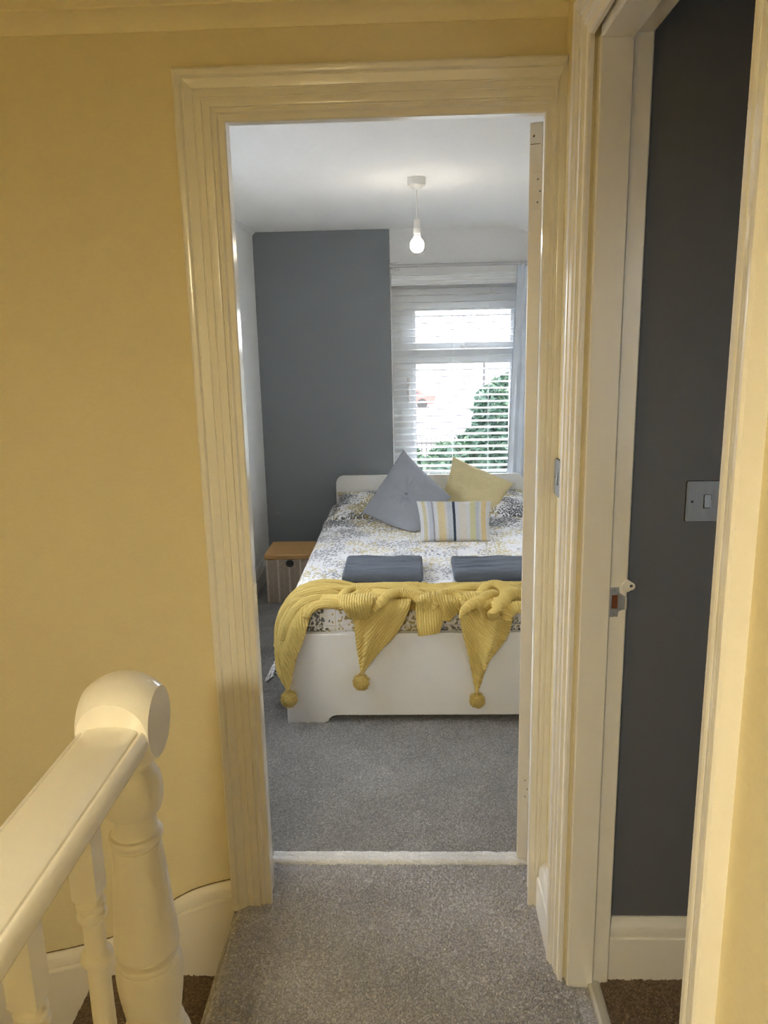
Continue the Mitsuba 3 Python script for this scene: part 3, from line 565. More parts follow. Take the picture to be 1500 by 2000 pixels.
for wn, lab, fr_, pn in (('window_2', 'added unseen window in the bedroom left wall beside the door, for extra daylight', prism(sbox(*W2).difference(sbox(W2[0] + .06, W2[1] + .06, W2[2] - .06, W2[3] - .06)), 0.06, yz(LW - 0.18)),
                          np.array([[(LW - 0.15, W2[0] + .05, W2[1] + .05), (LW - 0.15, W2[2] - .05, W2[1] + .05)], [(LW - 0.15, W2[0] + .05, W2[3] - .05), (LW - 0.15, W2[2] - .05, W2[3] - .05)]])),
                         ('window_3', 'added unseen window of the dim room, for cool daylight on wall and jamb', prism(sbox(*W3).difference(sbox(W3[0] + .06, W3[1] + .06, W3[2] - .06, W3[3] - .06)), 0.06, xz(-0.64)),
                          np.array([[(W3[0] + .05, -0.61, W3[1] + .05), (W3[2] - .05, -0.61, W3[1] + .05)], [(W3[0] + .05, -0.61, W3[3] - .05), (W3[2] - .05, -0.61, W3[3] - .05)]]))):
    note(wn, lab, 'window', kind='structure')
    obj(wn + '__frame', fr_, 'mat_upvc'); obj(wn + '__pane', grid(pn), 'mat_pane')
obj('window_sill', bx(HX0 + 0.002, HX1 - 0.002, 4.975, 5.10, HZ0 - 0.022, HZ0 + 0.004, 0.004), GLOSS, label='white window sill behind the headboard', cat='window sill', kind='structure')

b = 'venetian_blind'
note(b, 'white wooden venetian blind lowered over the bedroom window', 'blind')
BX0, BX1 = -0.106, 0.655
obj(b + '__headrail', bx(BX0, 0.785, 5.012, 5.062, 1.822, 1.870, 0.002), 'mat_blind')
val = Polygon([(4.990, 1.805), (4.999, 1.803), (4.999, 1.874), (4.986, 1.874), (4.984, 1.866), (4.990, 1.860), (4.990, 1.852), (4.985, 1.849), (4.985, 1.832), (4.990, 1.829), (4.990, 1.818), (4.987, 1.812)])
obj(b + '__valance', prism(val, 0.785 - BX0, yz(BX0)), 'mat_blind', 30)
tilt = math.radians(8)
sl = bx(BX0 + 0.002, BX1, -0.025, 0.025, -0.0014, 0.0014, 0.0006)
sl.apply_transform(trimesh.transformations.rotation_matrix(tilt, [1, 0, 0]))
slat = ply(sl, 'mat_blind')
BY = 5.036
for k in range(28):
    z = 1.786 - 0.0413 * k
    scene[b + ('__slat' if k == 0 else f'__slat_{k:03d}')] = {**slat, 'to_world': T().translate([0, BY, z])}
obj(b + '__bottom_rail', bx(BX0 + 0.002, BX1, BY - 0.025, BY + 0.025, 0.632 - 0.006, 0.632 + 0.008, 0.003), 'mat_blind')
for x in (0.02, 0.27, 0.50):
    obj(b + '__ladder_cord', cat_(tube([(x, BY - 0.026, 0.63), (x, BY - 0.026, 1.83)], 0.0011, 5), tube([(x, BY + 0.026, 0.63), (x, BY + 0.026, 1.83)], 0.0011, 5)), 'mat_blind')

p = 'curtain_pole'
note(p, 'slim pale metal curtain pole above the window', 'curtain pole')
PY, PZ = 4.952, 1.918
obj(p + '__rod', tube([(-0.095, PY, PZ), (0.90, PY, PZ)], 0.0105, 14), 'mat_pole')
s = trimesh.creation.icosphere(3, 0.017); s.apply_translation((-0.104, PY, PZ))
obj(p + '__finial', s, 'mat_pole', True)
for x in (-0.07, 0.82): obj(p + '__bracket', cat_(tube([(x, PY, PZ), (x, 5.0, PZ)], 0.006, 10), bx(x - 0.014, x + 0.014, 4.992, 5.0005, PZ - 0.025, PZ + 0.025, 0.003)), 'mat_pole')
c = 'curtain'
note(c, 'pale blue grey curtain drawn to the right of the window', 'curtain')
zz = np.linspace(0.10, 1.912, 60); uu = np.linspace(0, 1, 140)
U, Z = np.meshgrid(uu, zz, indexing='xy')
k = (1.912 - Z) / 1.8
xl = 0.664 - 0.062 * k ** 0.8
Pc = np.stack([xl + (0.885 - xl) * U, PY + (0.006 + 0.013 * k ** 0.5) * np.sin(U * 2 * np.pi * 5.5 + 0.5 * np.sin(Z * 2)) + 0.003 * np.sin(Z * 7 + U * 20), Z], -1)
nC = grid_normals(Pc); Pb = Pc + nC * 0.002
obj(c + '__cloth', cat_(grid(Pc), grid(Pb, True)), 'mat_curtain', True)
for x in np.linspace(0.68, 0.87, 6):
    tr = trimesh.creation.torus(0.0145, 0.0022, 20, 8); tr.apply_transform(trimesh.transformations.rotation_matrix(math.pi / 2, [0, 1, 0])); tr.apply_translation((x, PY, PZ - 0.003))
    obj(c + '__ring', tr, 'mat_pole', True)

# ------------------------------------------------------------------ ceiling pendant with a bare bulb
pd, PX, PYY = 'pendant_light', 0.038, 3.45
note(pd, 'white ceiling pendant with a bare glowing bulb above the bed', 'pendant light')
obj(pd + '__ceiling_rose', lathe(smooth_profile([(0.004, 2.093), (0.016, 2.094), (0.022, 2.099), (0.034, 2.107), (0.0375, 2.112), (0.0385, 2.142)], 3), 48, (PX, PYY, 0)), 'mat_plastic', 40)
obj(pd + '__flex', tube([(PX, PYY, 2.096), (PX + 0.0006, PYY, 2.05), (PX, PYY, 1.975)], 0.0032, 8, 12), 'mat_plastic', True)
obj(pd + '__lamp_holder', lathe(smooth_profile([(0.004, 1.902), (0.0125, 1.903), (0.0135, 1.915), (0.0125, 1.917), (0.0150, 1.919), (0.0158, 1.936), (0.0155, 1.942), (0.0135, 1.944), (0.0128, 1.948), (0.0135, 1.951), (0.0138, 1.972), (0.0115, 1.977), (0.004, 1.979)], 3), 32, (PX, PYY, 0)), 'mat_plastic', 40)
bulb = smooth_profile([(0.001, 1.842), (0.012, 1.844), (0.022, 1.850), (0.0285, 1.860), (0.0305, 1.872), (0.0285, 1.885), (0.022, 1.896), (0.0155, 1.903), (0.0135, 1.910), (0.001, 1.911)], 4)
obj(pd + '__bulb', lathe(bulb, 36, (PX, PYY, 0)), 'mat_plastic', True, 'bare glowing light bulb', emitter={'type': 'area', 'radiance': {'type': 'rgb', 'value': list(BEDROOM_BULB)}})

# the landing's own lamp, behind the camera
ll, LX, LY = 'landing_lamp', -0.40, -0.64
note(ll, 'landing ceiling lamp with a cream shade behind the camera', 'pendant light')
obj(ll + '__ceiling_rose', lathe([(0.002, 2.13), (0.04, 2.135), (0.045, 2.182), (0.002, 2.182)], 32, (LX, LY, 0)), 'mat_plastic', 40)
obj(ll + '__flex', tube([(LX, LY, 2.135), (LX, LY, 1.96)], 0.003, 8), 'mat_plastic')
t = np.linspace(0, 1, 2)
shade_o = [(0.085, 2.03), (0.17, 1.83)]
a = np.linspace(0, 2 * np.pi, 49)
def cone(r0, z0, r1, z1, flip):
    return grid(np.array([[(LX + r * math.cos(q), LY + r * math.sin(q), z) for q in a] for r, z in ((r0, z0), (r1, z1))]), flip)
obj(ll + '__shade', cone(0.085, 1.99, 0.17, 1.812, False), 'mat_shade', 40)
obj(ll + '__lamp_holder', lathe([(0.002, 1.925), (0.017, 1.925), (0.018, 1.97), (0.002, 1.975)], 24, (LX, LY, 0)), 'mat_plastic', 40)
obj(ll + '__bulb', lathe([(r, z) for r, z in smooth_profile([(0.001, 1.786), (0.030, 1.793), (0.055, 1.813), (0.068, 1.840), (0.070, 1.856), (0.066, 1.880), (0.050, 1.906), (0.030, 1.922), (0.018, 1.930), (0.001, 1.931)], 4)], 32, (LX, LY, 0)), 'mat_plastic', True, emitter={'type': 'area', 'radiance': {'type': 'rgb', 'value': list(LANDING_LAMP)}})

# ------------------------------------------------------------------ bed
bd = 'bed'
note(bd, 'white double bed with panel footboard and rounded headboard', 'bed')
BL, BR, BY0, BY1 = -0.508, 0.738, 2.845, 4.90
pg = sbox(BL, -0.008, BR, 0.374)
pg = pg.buffer(-0.05).buffer(0.05, quad_segs=8).union(sbox(BL, -0.008, BR, 0.2))
hx0, hx1 = -0.356, BR - 0.152
qa = np.linspace(0, math.pi / 2, 9)
hole = [(hx0, -0.1), (hx0, 0.0)] + [(hx0 + 0.012 + 0.040 * (1 - math.cos(q)), 0.002 + 0.027 * math.sin(q)) for q in qa] + [(hx1 - 0.012 - 0.040 * (1 - math.cos(q)), 0.002 + 0.027 * math.sin(q)) for q in qa[::-1]] + [(hx1, 0.0), (hx1, -0.1)]
pg = pg.difference(Polygon(hole))
def edge_rounded(pg, y0, y1, r=0.003):
    return cat_(prism(pg.buffer(-r), y1 - y0, xz(y0)), prism(pg, y1 - y0 - 2 * r, xz(y0 + r)))
obj(bd + '__footboard', edge_rounded(pg, BY0, BY0 + 0.032), 'mat_bed')
hb = sbox(-0.482, -0.008, 0.712, 0.638).buffer(-0.05).buffer(0.05, quad_segs=8).union(sbox(-0.482, -0.008, 0.712, 0.3))
obj(bd + '__headboard', edge_rounded(hb, 4.885, 4.917), 'mat_bed')
for x in (BL + 0.012, BR - 0.037): obj(bd + '__side_rail', bx(x, x + 0.025, BY0 + 0.03, 4.886, 0.10, 0.33, 0.003), 'mat_bed')
obj(bd + '__mattress', bx(-0.462, 0.692, 2.885, 4.875, 0.20, 0.425, 0.03), 'mat_pattern_under')
# duvet: across (overhang - top - overhang) and along (foot - top - head)
na, nb_ = 190, 260
MX0, MX1 = -0.475, 0.705
def across(t, drop):                      # t 0..1 -> x, z relative, unfolded length
    pass
path = []
for side in (0, 1):
    pass
ang = np.linspace(0, math.pi / 2, 10)
left = [(-0.548, 0.20), (-0.543, 0.26), (-0.536, 0.32), (-0.526, 0.375)] + [(-0.475 - 0.045 * math.cos(q), 0.400 + 0.060 * math.sin(q)) for q in ang]
sec = np.array(left + [(x, 0.463) for x in np.linspace(-0.42, 0.65, 24)] + [(0.23 - x, z) for x, z in left[::-1]])
ln = np.r_[0, np.cumsum(np.linalg.norm(np.diff(sec, axis=0), axis=1))]
ua = np.linspace(0, ln[-1], na)
sxx, szz = np.interp(ua, ln, sec[:, 0]), np.interp(ua, ln, sec[:, 1])
foot = [(2.884, 0.330), (2.884, 0.365)] + [(2.935 - 0.050 * math.cos(q), 0.392 + 0.071 * math.sin(q)) for q in ang] + [(2.99, 0.463)]
lon = np.array(foot + [(y, 0.463) for y in np.linspace(3.1, 4.86, 30)])
ln2 = np.r_[0, np.cumsum(np.linalg.norm(np.diff(lon, axis=0), axis=1))]
ub = np.linspace(0, ln2[-1], nb_)
ly, lz = np.interp(ub, ln2, lon[:, 0]), np.interp(ub, ln2, lon[:, 1])
X = np.repeat(sxx[:, None], nb_, 1); Y = np.repeat(ly[None], na, 0)
Zd = szz[:, None] + np.minimum(lz[None] - 0.463, 0.0) * (szz[:, None] > 0.33)
P = np.stack([X, Y, Zd], -1)
hang = np.clip((0.40 - P[..., 2]) / 0.2, 0, 1) * ((X < MX0) | (X > MX1))
wob = vnoise(np.stack([P[..., 1] * 5, P[..., 2] * 1.0, P[..., 0] * 0], -1), 1.0, 4)
near = np.clip((Y - 3.05) / 0.12, 0, 1) * 1.0
P[..., 0] += np.where(X < 0, -1, 1) * hang * (0.012 + 0.014 * wob) * near * np.where((Y > 4.15) & (X < 0), 0.35, 1.0)
P[..., 0] += np.where(X < -0.47, (1 - near) * np.clip((0.455 - Zd) / 0.15, 0, 1) * 0.036 * (Zd > 0.24), 0)
tip = np.exp(-((Y - 2.97) / 0.10) ** 2) * hang * (X < 0)      # the corner that swings out by the foot
P[..., 0] = np.where((Y < 3.15) & (Zd > 0.23) & (X < 0), np.maximum(P[..., 0], -0.512 + 0.020 * np.clip((Zd - 0.34) / 0.05, 0, 1)), P[..., 0])
low = np.clip((0.26 - Zd) / 0.06, 0, 1) * (X < 0) * np.exp(-((Y - 3.0) / 0.09) ** 2)
P[..., 2] -= low * 0.09; P[..., 0] -= low * 0.075
top = (Zd > 0.43)
flat = np.stack([X, Y, X * 0], -1)
P[..., 2] += np.where(top, 0.006 * vnoise(flat, 7, 5) + 0.003 * vnoise(flat, 19, 6), 0.002 * vnoise(flat, 15, 6))
P[..., 2] += np.where(top, 0.012 * np.exp(-((Y - 4.38) / 0.10) ** 2), 0)
A, B = np.meshgrid(ua - ln[-1] / 2, ub + 2.75, indexing='ij')
nrm = grid_normals(P)
sgn = 1 if nrm[na // 2, nb_ // 2, 2] > 0 else -1
Pb = P - sgn * nrm * 0.012
dm = cat_(grid(P, sgn < 0), grid(Pb, sgn > 0))
uv = np.tile(np.stack([A, B], -1).reshape(-1, 2), (2, 1))
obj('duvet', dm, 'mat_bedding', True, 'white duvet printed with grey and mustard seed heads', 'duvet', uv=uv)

# ------------------------------------------------------------------ pillows and cushions
def cushion(c00, c10, c11, c01, th, n=72, pinch=0.10, seed=0, wr=0.003, dimple=0.0, flatten=None):
    """A stuffed square from its four corners; returns the mesh and uv (front then back)."""
    c00, c10, c11, c01 = (np.array(q, float) for q in (c00, c10, c11, c01))
    s = np.linspace(-1, 1, n); U, V = np.meshgrid(s, s, indexing='ij')
    pu, pv = U * (1 - pinch * (1 - V ** 2) * np.abs(U) ** 1.5 * 1.0), V * (1 - pinch * (1 - U ** 2) * np.abs(V) ** 1.5)
    a, b_ = (pu + 1) / 2, (pv + 1) / 2
    base = ((1 - a) * (1 - b_))[..., None] * c00 + (a * (1 - b_))[..., None] * c10 + (a * b_)[..., None] * c11 + ((1 - a) * b_)[..., None] * c01
    nn = np.cross(c10 - c00, c01 - c00); nn /= np.linalg.norm(nn)
    h = ((1 - U ** 2) * (1 - V ** 2)) ** 0.42
    Q = np.stack([U, V, U * 0], -1)
    wrk = wr * (vnoise(Q, 3.1, seed) + 0.5 * vnoise(Q, 8, seed + 1)) * np.minimum(1, h * 2)
    dr_ = np.sqrt(U ** 2 + V ** 2)
    dim = dimple * np.exp(-(dr_ / 0.22) ** 2)
    if dimple:
        th_ = np.arctan2(V, U); dim = dim + 0.10 * dimple * np.exp(-((dr_ - 0.32) / 0.22) ** 2) * np.sin(9 * th_ + 2 * np.sin(2 * th_))
    F = base + nn * (th * h + wrk - dim)[..., None]
    K = base - nn * (th * h - dim)[..., None]
    uv = np.stack([(U + 1) / 2, (V + 1) / 2], -1).reshape(-1, 2)
    return cat_(grid(F), grid(K, True)), np.vstack([uv, uv]), F, nn, base
for k, (x0, x1, lab) in enumerate(((-0.475, 0.085, 'patterned bed pillow on the left side of the bed'), (0.145, 0.705, 'patterned bed pillow on the right side of the bed'))):
    m, uv, F, nn, base = cushion((x0, 4.36, 0.474), (x1, 4.36, 0.474), (x1, 4.865, 0.535), (x0, 4.865, 0.535), 0.046, seed=k + 3, wr=0.006)
    obj('pillow', m, 'mat_bedding', True, lab, 'pillow', 'pillows at the head of the bed', uv=uv * np.array([0.56, 0.5]) + np.array([3.1 + k * 0.7, 4.55]))
GC = dict(bot=(0.012, 4.06, 0.432), right=(0.228, 4.36, 0.600), top=(-0.045, 4.60, 0.846), left=(-0.288, 4.36, 0.515))
m, uv, F, nn, base = cushion(GC['bot'], GC['right'], GC['top'], GC['left'], 0.062, seed=11, wr=0.004, dimple=0.035, pinch=0.07)
m.vertices[:, 2] = np.maximum(m.vertices[:, 2], 0.470 + 0.004 * vnoise(m.vertices, 30, 3))
g = 'cushion'
note(g, 'slate grey square cushion standing on its corner, with a button', 'cushion')
obj(g + '__cover', m, 'mat_grey_cushion', True)
cb = F[36, 36]
s = trimesh.creation.icosphere(2, 0.011); s.vertices *= np.array([1, 1, 0.6]); s.apply_translation(cb + nn * 0.003)
obj(g + '__button', s, 'mat_grey_cushion', True)
m, uv, F, nn, base = cushion((0.165, 4.52, 0.545), (0.455, 4.40, 0.435), (0.615, 4.62, 0.625), (0.255, 4.74, 0.775), 0.058, seed=12, wr=0.005, pinch=0.07)
obj('cushion_001', m, 'mat_yellow_cushion', True, 'soft yellow square cushion leaning on the headboard', 'cushion')
m, uv, F, nn, base = cushion((0.044, 3.885, 0.466), (0.404, 3.875, 0.464), (0.416, 4.005, 0.648), (0.024, 4.015, 0.652), 0.046, seed=13, wr=0.002, pinch=0.05)
obj('cushion_002', m, 'mat_striped', True, 'small rectangular cushion with grey and mustard stripes, in front', 'cushion', uv=uv)

# ------------------------------------------------------------------ folded towels
def towel(x0, x1, y0, y1, z0, h, seed):
    """Folded in four: rounded folds at the front edge, two layers showing."""
    prof = []
    def half(zc, r): return [(y0 + r - r * math.cos(q) * 1.0, zc + r * math.sin(q)) for q in np.linspace(-math.pi / 2, math.pi / 2, 9)]
    r1 = h * 0.5
    prof = [(y1, z0 + 0.001)] + [(y, z0) for y in np.linspace(y1 - 0.01, y0 + 0.04, 10)] + [(y0 + 0.030 - 0.030 * math.cos(q), z0 + h * 0.5 + h * 0.5 * math.sin(q)) for q in np.linspace(-math.pi / 2 + 0.15, math.pi / 2 - 0.15, 14)] + [(y, z0 + h) for y in np.linspace(y0 + 0.04, y1 - 0.02, 40)] + [(y1, z0 + h * 0.9)]
    pr = np.array(prof); xs = np.linspace(x0, x1, 100)
    Xg = np.repeat(xs[:, None], len(pr), 1); Yg = np.repeat(pr[None, :, 0], len(xs), 0); Zg = np.repeat(pr[None, :, 1], len(xs), 0)
    e = np.minimum(Xg - x0, x1 - Xg)
    rnd = np.sqrt(np.clip(1 - (1 - np.clip(e / 0.016, 0, 1)) ** 2, 0, 1))
    Zg = z0 + h * 0.5 + (Zg - z0 - h * 0.5) * (0.25 + 0.75 * rnd)
    Q = np.stack([Xg * 0.6, Yg * 3.0, Zg * 2.0], -1)
    up = (Zg > z0 + 0.6 * h)
    Zg = Zg + up * (0.005 * vnoise(Q, 14, seed) + 0.006 * np.abs(vnoise(Q, 30, seed + 1)))
    Yg = Yg + 0.006 * vnoise(np.stack([Xg, Xg * 0, Zg], -1), 9, seed + 2)
    P = np.stack([Xg, Yg, Zg], -1)
    m = grid(P)
    caps = []
    for k in (0, -1):
        c = P[k].mean(0); n = P.shape[1]; v = np.vstack([P[k], c]); f = np.stack([np.arange(n), (np.arange(n) + 1) % n, np.full(n, n)], 1)
        caps.append(trimesh.Trimesh(v, f if k == 0 else f[:, ::-1], process=False))
    return cat_(m, *caps)
obj('folded_towel', towel(-0.304, 0.046, 3.195, 3.475, 0.462, 0.052, 21), 'mat_towel', 50, 'dark grey folded towel, the left one of the pair on the duvet', 'towel', 'folded grey towels on the bed')
obj('folded_towel', towel(0.177, 0.526, 3.195, 3.455, 0.462, 0.050, 31), 'mat_towel', 50, 'dark grey folded towel, the right one of the pair, partly behind the door edge', 'towel', 'folded grey towels on the bed')

# ------------------------------------------------------------------ knitted throw with pompoms
RIB = 0.0098
def ribbed(P, phase, cross, amp=0.0042, th=0.006, flip=None):
    """A knitted sheet: ribs along lines of equal phase, stitches along cross; closed with a back."""
    n = grid_normals(P)
    q = phase / RIB; st = cross / 0.0075 + 0.5 * (np.floor(q) % 2)
    rib = np.abs(np.sin(np.pi * q)) ** 0.7
    sti = 0.5 + 0.5 * np.cos(2 * np.pi * (st + 0.35 * np.abs((q % 1) - 0.5) * 2))
    d = amp * (rib * (0.75 + 0.25 * sti)) + 0.0006 * vnoise(P, 350, 5)
    F = P + n * d[..., None]
    K = P - n * th
    out = cat_(grid(F), grid(K, True))
    ring = lambda a, b: grid(np.stack([a, b], 0))
    out = cat_(out, ring(K[0], F[0]), grid(np.stack([F[-1], K[-1]], 0)), grid(np.stack([F[:, 0], K[:, 0]], 0)), grid(np.stack([K[:, -1], F[:, -1]], 0)))
    return out
def sheet(L, R, bulge, normal, dirv, crossv, folds=(), ds=0.0016, th=0.006):
    nl = int(max(spline(L, 10)[1], spline(R, 10)[1]) / ds)
    l, r = spline(L, nl)[0], spline(R, nl)[0]
    w = np.linalg.norm(l - r, axis=1).max() * 1.15
    nw = max(12, int(w / ds))
    s = np.linspace(0, 1, nw)[None, :, None]; t = np.linspace(0, 1, nl)[:, None]
    P = l[:, None] * (1 - s) + r[:, None] * s
    normal = np.array(normal, float)
    wid = np.linalg.norm(l - r, axis=1)[:, None]
    off = bulge(t, s[..., 0]) + sum(a * np.sin(math.pi * (f * s[..., 0] + g * t + h)) * np.minimum(1, wid / 0.05) * np.minimum(1, 4 * s[..., 0] * (1 - s[..., 0])) for a, f, g, h in folds) * (1.6 - t)
    P = P + normal * off[..., None]
    if (grid_normals(P)[nl // 2, nw // 2] @ normal) < 0: P = P[:, ::-1]
    return ribbed(P, P @ np.array(dirv, float), P @ np.array(crossv, float), th=th)
def rope(pts, rad, squash=0.75, seed=0, ends=0.35, along=False):
    pts = [list(q) for q in pts]; pts[0][2] -= 0.022; pts[-1][2] -= 0.022
    p, L = spline(pts, int(max(30, spline(pts, 10)[1] / 0.0016)))
    n = len(p)
    t = np.gradient(p, axis=0); t /= np.linalg.norm(t, axis=1, keepdims=True)
    up = np.array([0, -0.35, 1.0]); a = np.cross(t, up); a /= np.linalg.norm(a, axis=1, keepdims=True); b = np.cross(a, t)
    u = np.linspace(0, 1, n)
    r = rad * (ends + (1 - ends) * np.sqrt(np.clip(np.sin(np.pi * np.clip(u, 0.02, 0.98)), 0, 1))) * (1 + 0.15 * vnoise(np.stack([u * L, u * 0, u * 0], -1), 22, seed))
    g = np.linspace(0, 2 * np.pi, 42)
    G, S = np.meshgrid(g, u * L, indexing='xy')
    tw = 0.35 * np.sin(S * 18 + seed)
    rr = r[:, None] * (1 + 0.13 * np.cos(2 * G + seed + tw) + 0.06 * np.cos(3 * G + 2 * seed))
    P = p[:, None] + a[:, None] * (np.cos(G + tw) * rr)[..., None] * 1.15 + b[:, None] * (np.sin(G + tw) * rr)[..., None] * squash
    q = (S + 0.25 * rad * np.sin(G + seed)) / RIB if not along else G * 10 / (2 * np.pi) + 0.15 * np.sin(S * 40)
    nn = grid_normals(P)
    if ((nn * (P - p[:, None])).sum(-1)).mean() < 0: nn = -nn
    P = P + nn * (0.0032 * np.abs(np.sin(np.pi * q)) ** 0.7)[..., None]
    m = grid(P)
    cen = P[n // 2].mean(0)
    if m.volume < 0: m.invert()
    return m
def bed_top(x, y):
    return 0.466 - np.clip((2.93 - y) / 0.05, 0, 1) ** 2 * 0.05
# the band across the foot of the bed
sxb = np.arange(-0.49, 0.745, 0.0019); syb = np.linspace(0, 1, 230)
XX, TT = np.meshgrid(sxb, syb, indexing='ij')
one = np.stack([XX, XX * 0, XX * 0], -1)
yb = 3.150 + 0.012 * vnoise(one, 9, 41) - 0.035 * np.exp(-((XX - 0.10) / 0.05) ** 2) - np.clip((-0.40 - XX) / 0.09, 0, 1) * 0.03
yf = 2.915 + 0.020 * vnoise(one, 8, 42) - 0.018 * np.exp(-((XX + 0.42) / 0.08) ** 2)
YY = yb + (yf - yb) * TT
Q = np.stack([XX * 0.35, YY + 0.06 * vnoise(np.stack([XX, YY, XX * 0], -1), 7, 43), XX * 0], -1)
fold = np.abs(vnoise(Q, 24, 44)) ** 0.8; fold2 = np.abs(vnoise(np.stack([XX * 0.8, YY, XX * 0], -1), 38, 45))
edge = np.minimum(1, np.minimum(TT, 1 - TT) / 0.10)
ZZ = bed_top(XX, YY) + 0.008 + edge * (0.015 * (1 - fold) + 0.006 * (1 - fold2) + 0.006 * np.clip(vnoise(np.stack([XX, YY, XX * 0], -1), 9, 46), 0, 1))
ZZ -= np.clip((-0.455 - XX) / 0.04, 0, 1) ** 2 * 0.03
Pt = np.stack([XX, YY, ZZ], -1)
if grid_normals(Pt)[10, 10, 2] < 0: Pt = Pt[:, ::-1]
parts = [ribbed(Pt, Pt[..., 1] + 0.22 * Pt[..., 0] + 0.5 * (Pt[..., 2] - 0.46), Pt[..., 0])]
H = lambda k: (lambda t, s: k * np.sin(np.pi * s) * np.ones_like(t))
# left tail: over the side of the bed and round its corner
Lc = [(-0.43, 3.10, 0.478), (-0.495, 3.07, 0.455), (-0.534, 3.03, 0.39), (-0.548, 2.98, 0.31), (-0.550, 2.90, 0.245), (-0.538, 2.845, 0.215), (-0.518, 2.822, 0.185), (-0.497, 2.806, 0.158)]
Rc = [(-0.36, 2.905, 0.487), (-0.390, 2.862, 0.462), (-0.410, 2.832, 0.41), (-0.425, 2.824, 0.36), (-0.447, 2.818, 0.31), (-0.463, 2.815, 0.26), (-0.476, 2.812, 0.205), (-0.488, 2.806, 0.158)]
bul = lambda t, s: np.sin(np.pi * s) ** 0.8 * np.interp(t, [0, 0.15, 0.35, 0.6, 0.8, 1.0], [0.012, 0.044, 0.058, 0.052, 0.020, 0.0])
parts.append(sheet(Lc, Rc, bul, (-0.62, -0.75, 0.2), (0.75, -0.45, 0.35), (0, 0, 1), folds=((0.006, 5, 0.6, 0.2),)))
parts.append(sheet([(-0.42, 3.135, 0.483), (-0.495, 3.13, 0.452), (-0.532, 3.12, 0.395), (-0.548, 3.09, 0.335)], [(-0.42, 2.93, 0.483), (-0.495, 2.93, 0.452), (-0.532, 2.92, 0.39), (-0.550, 2.90, 0.27)], H(0.006), (-0.9, 0, 0.4), (0, 1, 0), (1, 0, 1), folds=((0.003, 4, 0.4, 0.2),)))
for pts_, rad_, sd in (([(-0.28, 2.985, 0.496), (-0.36, 2.985, 0.498), (-0.44, 2.975, 0.489), (-0.500, 2.955, 0.446), (-0.530, 2.93, 0.37), (-0.540, 2.89, 0.29)], 0.0170, 5),
                       ([(-0.22, 3.035, 0.500), (-0.35, 3.040, 0.502), (-0.45, 3.035, 0.489), (-0.51, 3.02, 0.442), (-0.541, 2.99, 0.37), (-0.552, 2.95, 0.30)], 0.0175, 6),
                       ([(-0.20, 3.090, 0.500), (-0.33, 3.095, 0.500), (-0.44, 3.085, 0.489), (-0.505, 3.07, 0.445), (-0.540, 3.04, 0.38)], 0.0170, 9),
                       ([(-0.30, 2.940, 0.488), (-0.38, 2.935, 0.490), (-0.43, 2.915, 0.480), (-0.475, 2.885, 0.44), (-0.51, 2.86, 0.37)], 0.0145, 12)):
    parts.append(rope(pts_, rad_, 0.75, sd, 0.5, True))
V = lambda n: THROW[n]
parts.append(sheet(V('t2L'), V('t2R'), H(0.012), (0, -1, 0.25), (0.76, 0.1, -0.62), (0.62, 0, 0.76), folds=((0.007, 4, 1.0, 0.1), (0.004, 7, -0.6, 0.3))))
parts.append(sheet(V('mL'), V('mR'), H(0.022), (0, -1, 0.3), (1, 0, 0.06), (0, 0.3, 1), folds=((0.005, 2.2, 0.3, 0.4),)))
parts.append(sheet(V('sL'), V('sR'), H(0.016), (0, -0.8, 0.5), (1, 0, 0.35), (0, 0, 1), folds=((0.005, 2, 2.0, 0.0),)))
parts.append(sheet(V('t3aL'), V('t3aR'), H(0.010), (0, -1, 0.2), (0.85, 0, 0.5), (-0.5, 0, 0.85), folds=((0.004, 3, 0.5, 0.3),)))
parts.append(sheet(V('t3bL'), V('t3bR'), H(0.034), (0, -1, 0.2), (0.55, 0, 0.84), (0.84, 0, -0.55), folds=((0.011, 4.2, 0.4, 0.3),)))
parts.append(sheet(V('fL'), V('fR'), H(0.020), (0, -0.8, 0.6), (1, 0, 0.1), (0, 0, 1), folds=((0.004, 2, 1.5, 0.2),)))
for n, rad in dict(r1=0.0165, r5=0.0165, r6=0.0165, r7=0.019, r8=0.019, r9=0.019, r10=0.021).items():
    parts.append(rope(V(n), rad, 0.72, sum(map(ord, n)) % 17))
for n, rad in dict(r2=0.0180, r3=0.0180, r4=0.0165, r11=0.0170).items():
    parts.append(rope(V(n), rad, 0.7, sum(map(ord, n)) % 17, 0.4, True))
note('knitted_throw', 'mustard yellow ribbed knitted throw crumpled across the foot of the bed', 'throw blanket')
obj('knitted_throw__blanket', cat_(*parts), 'mat_throw', True)
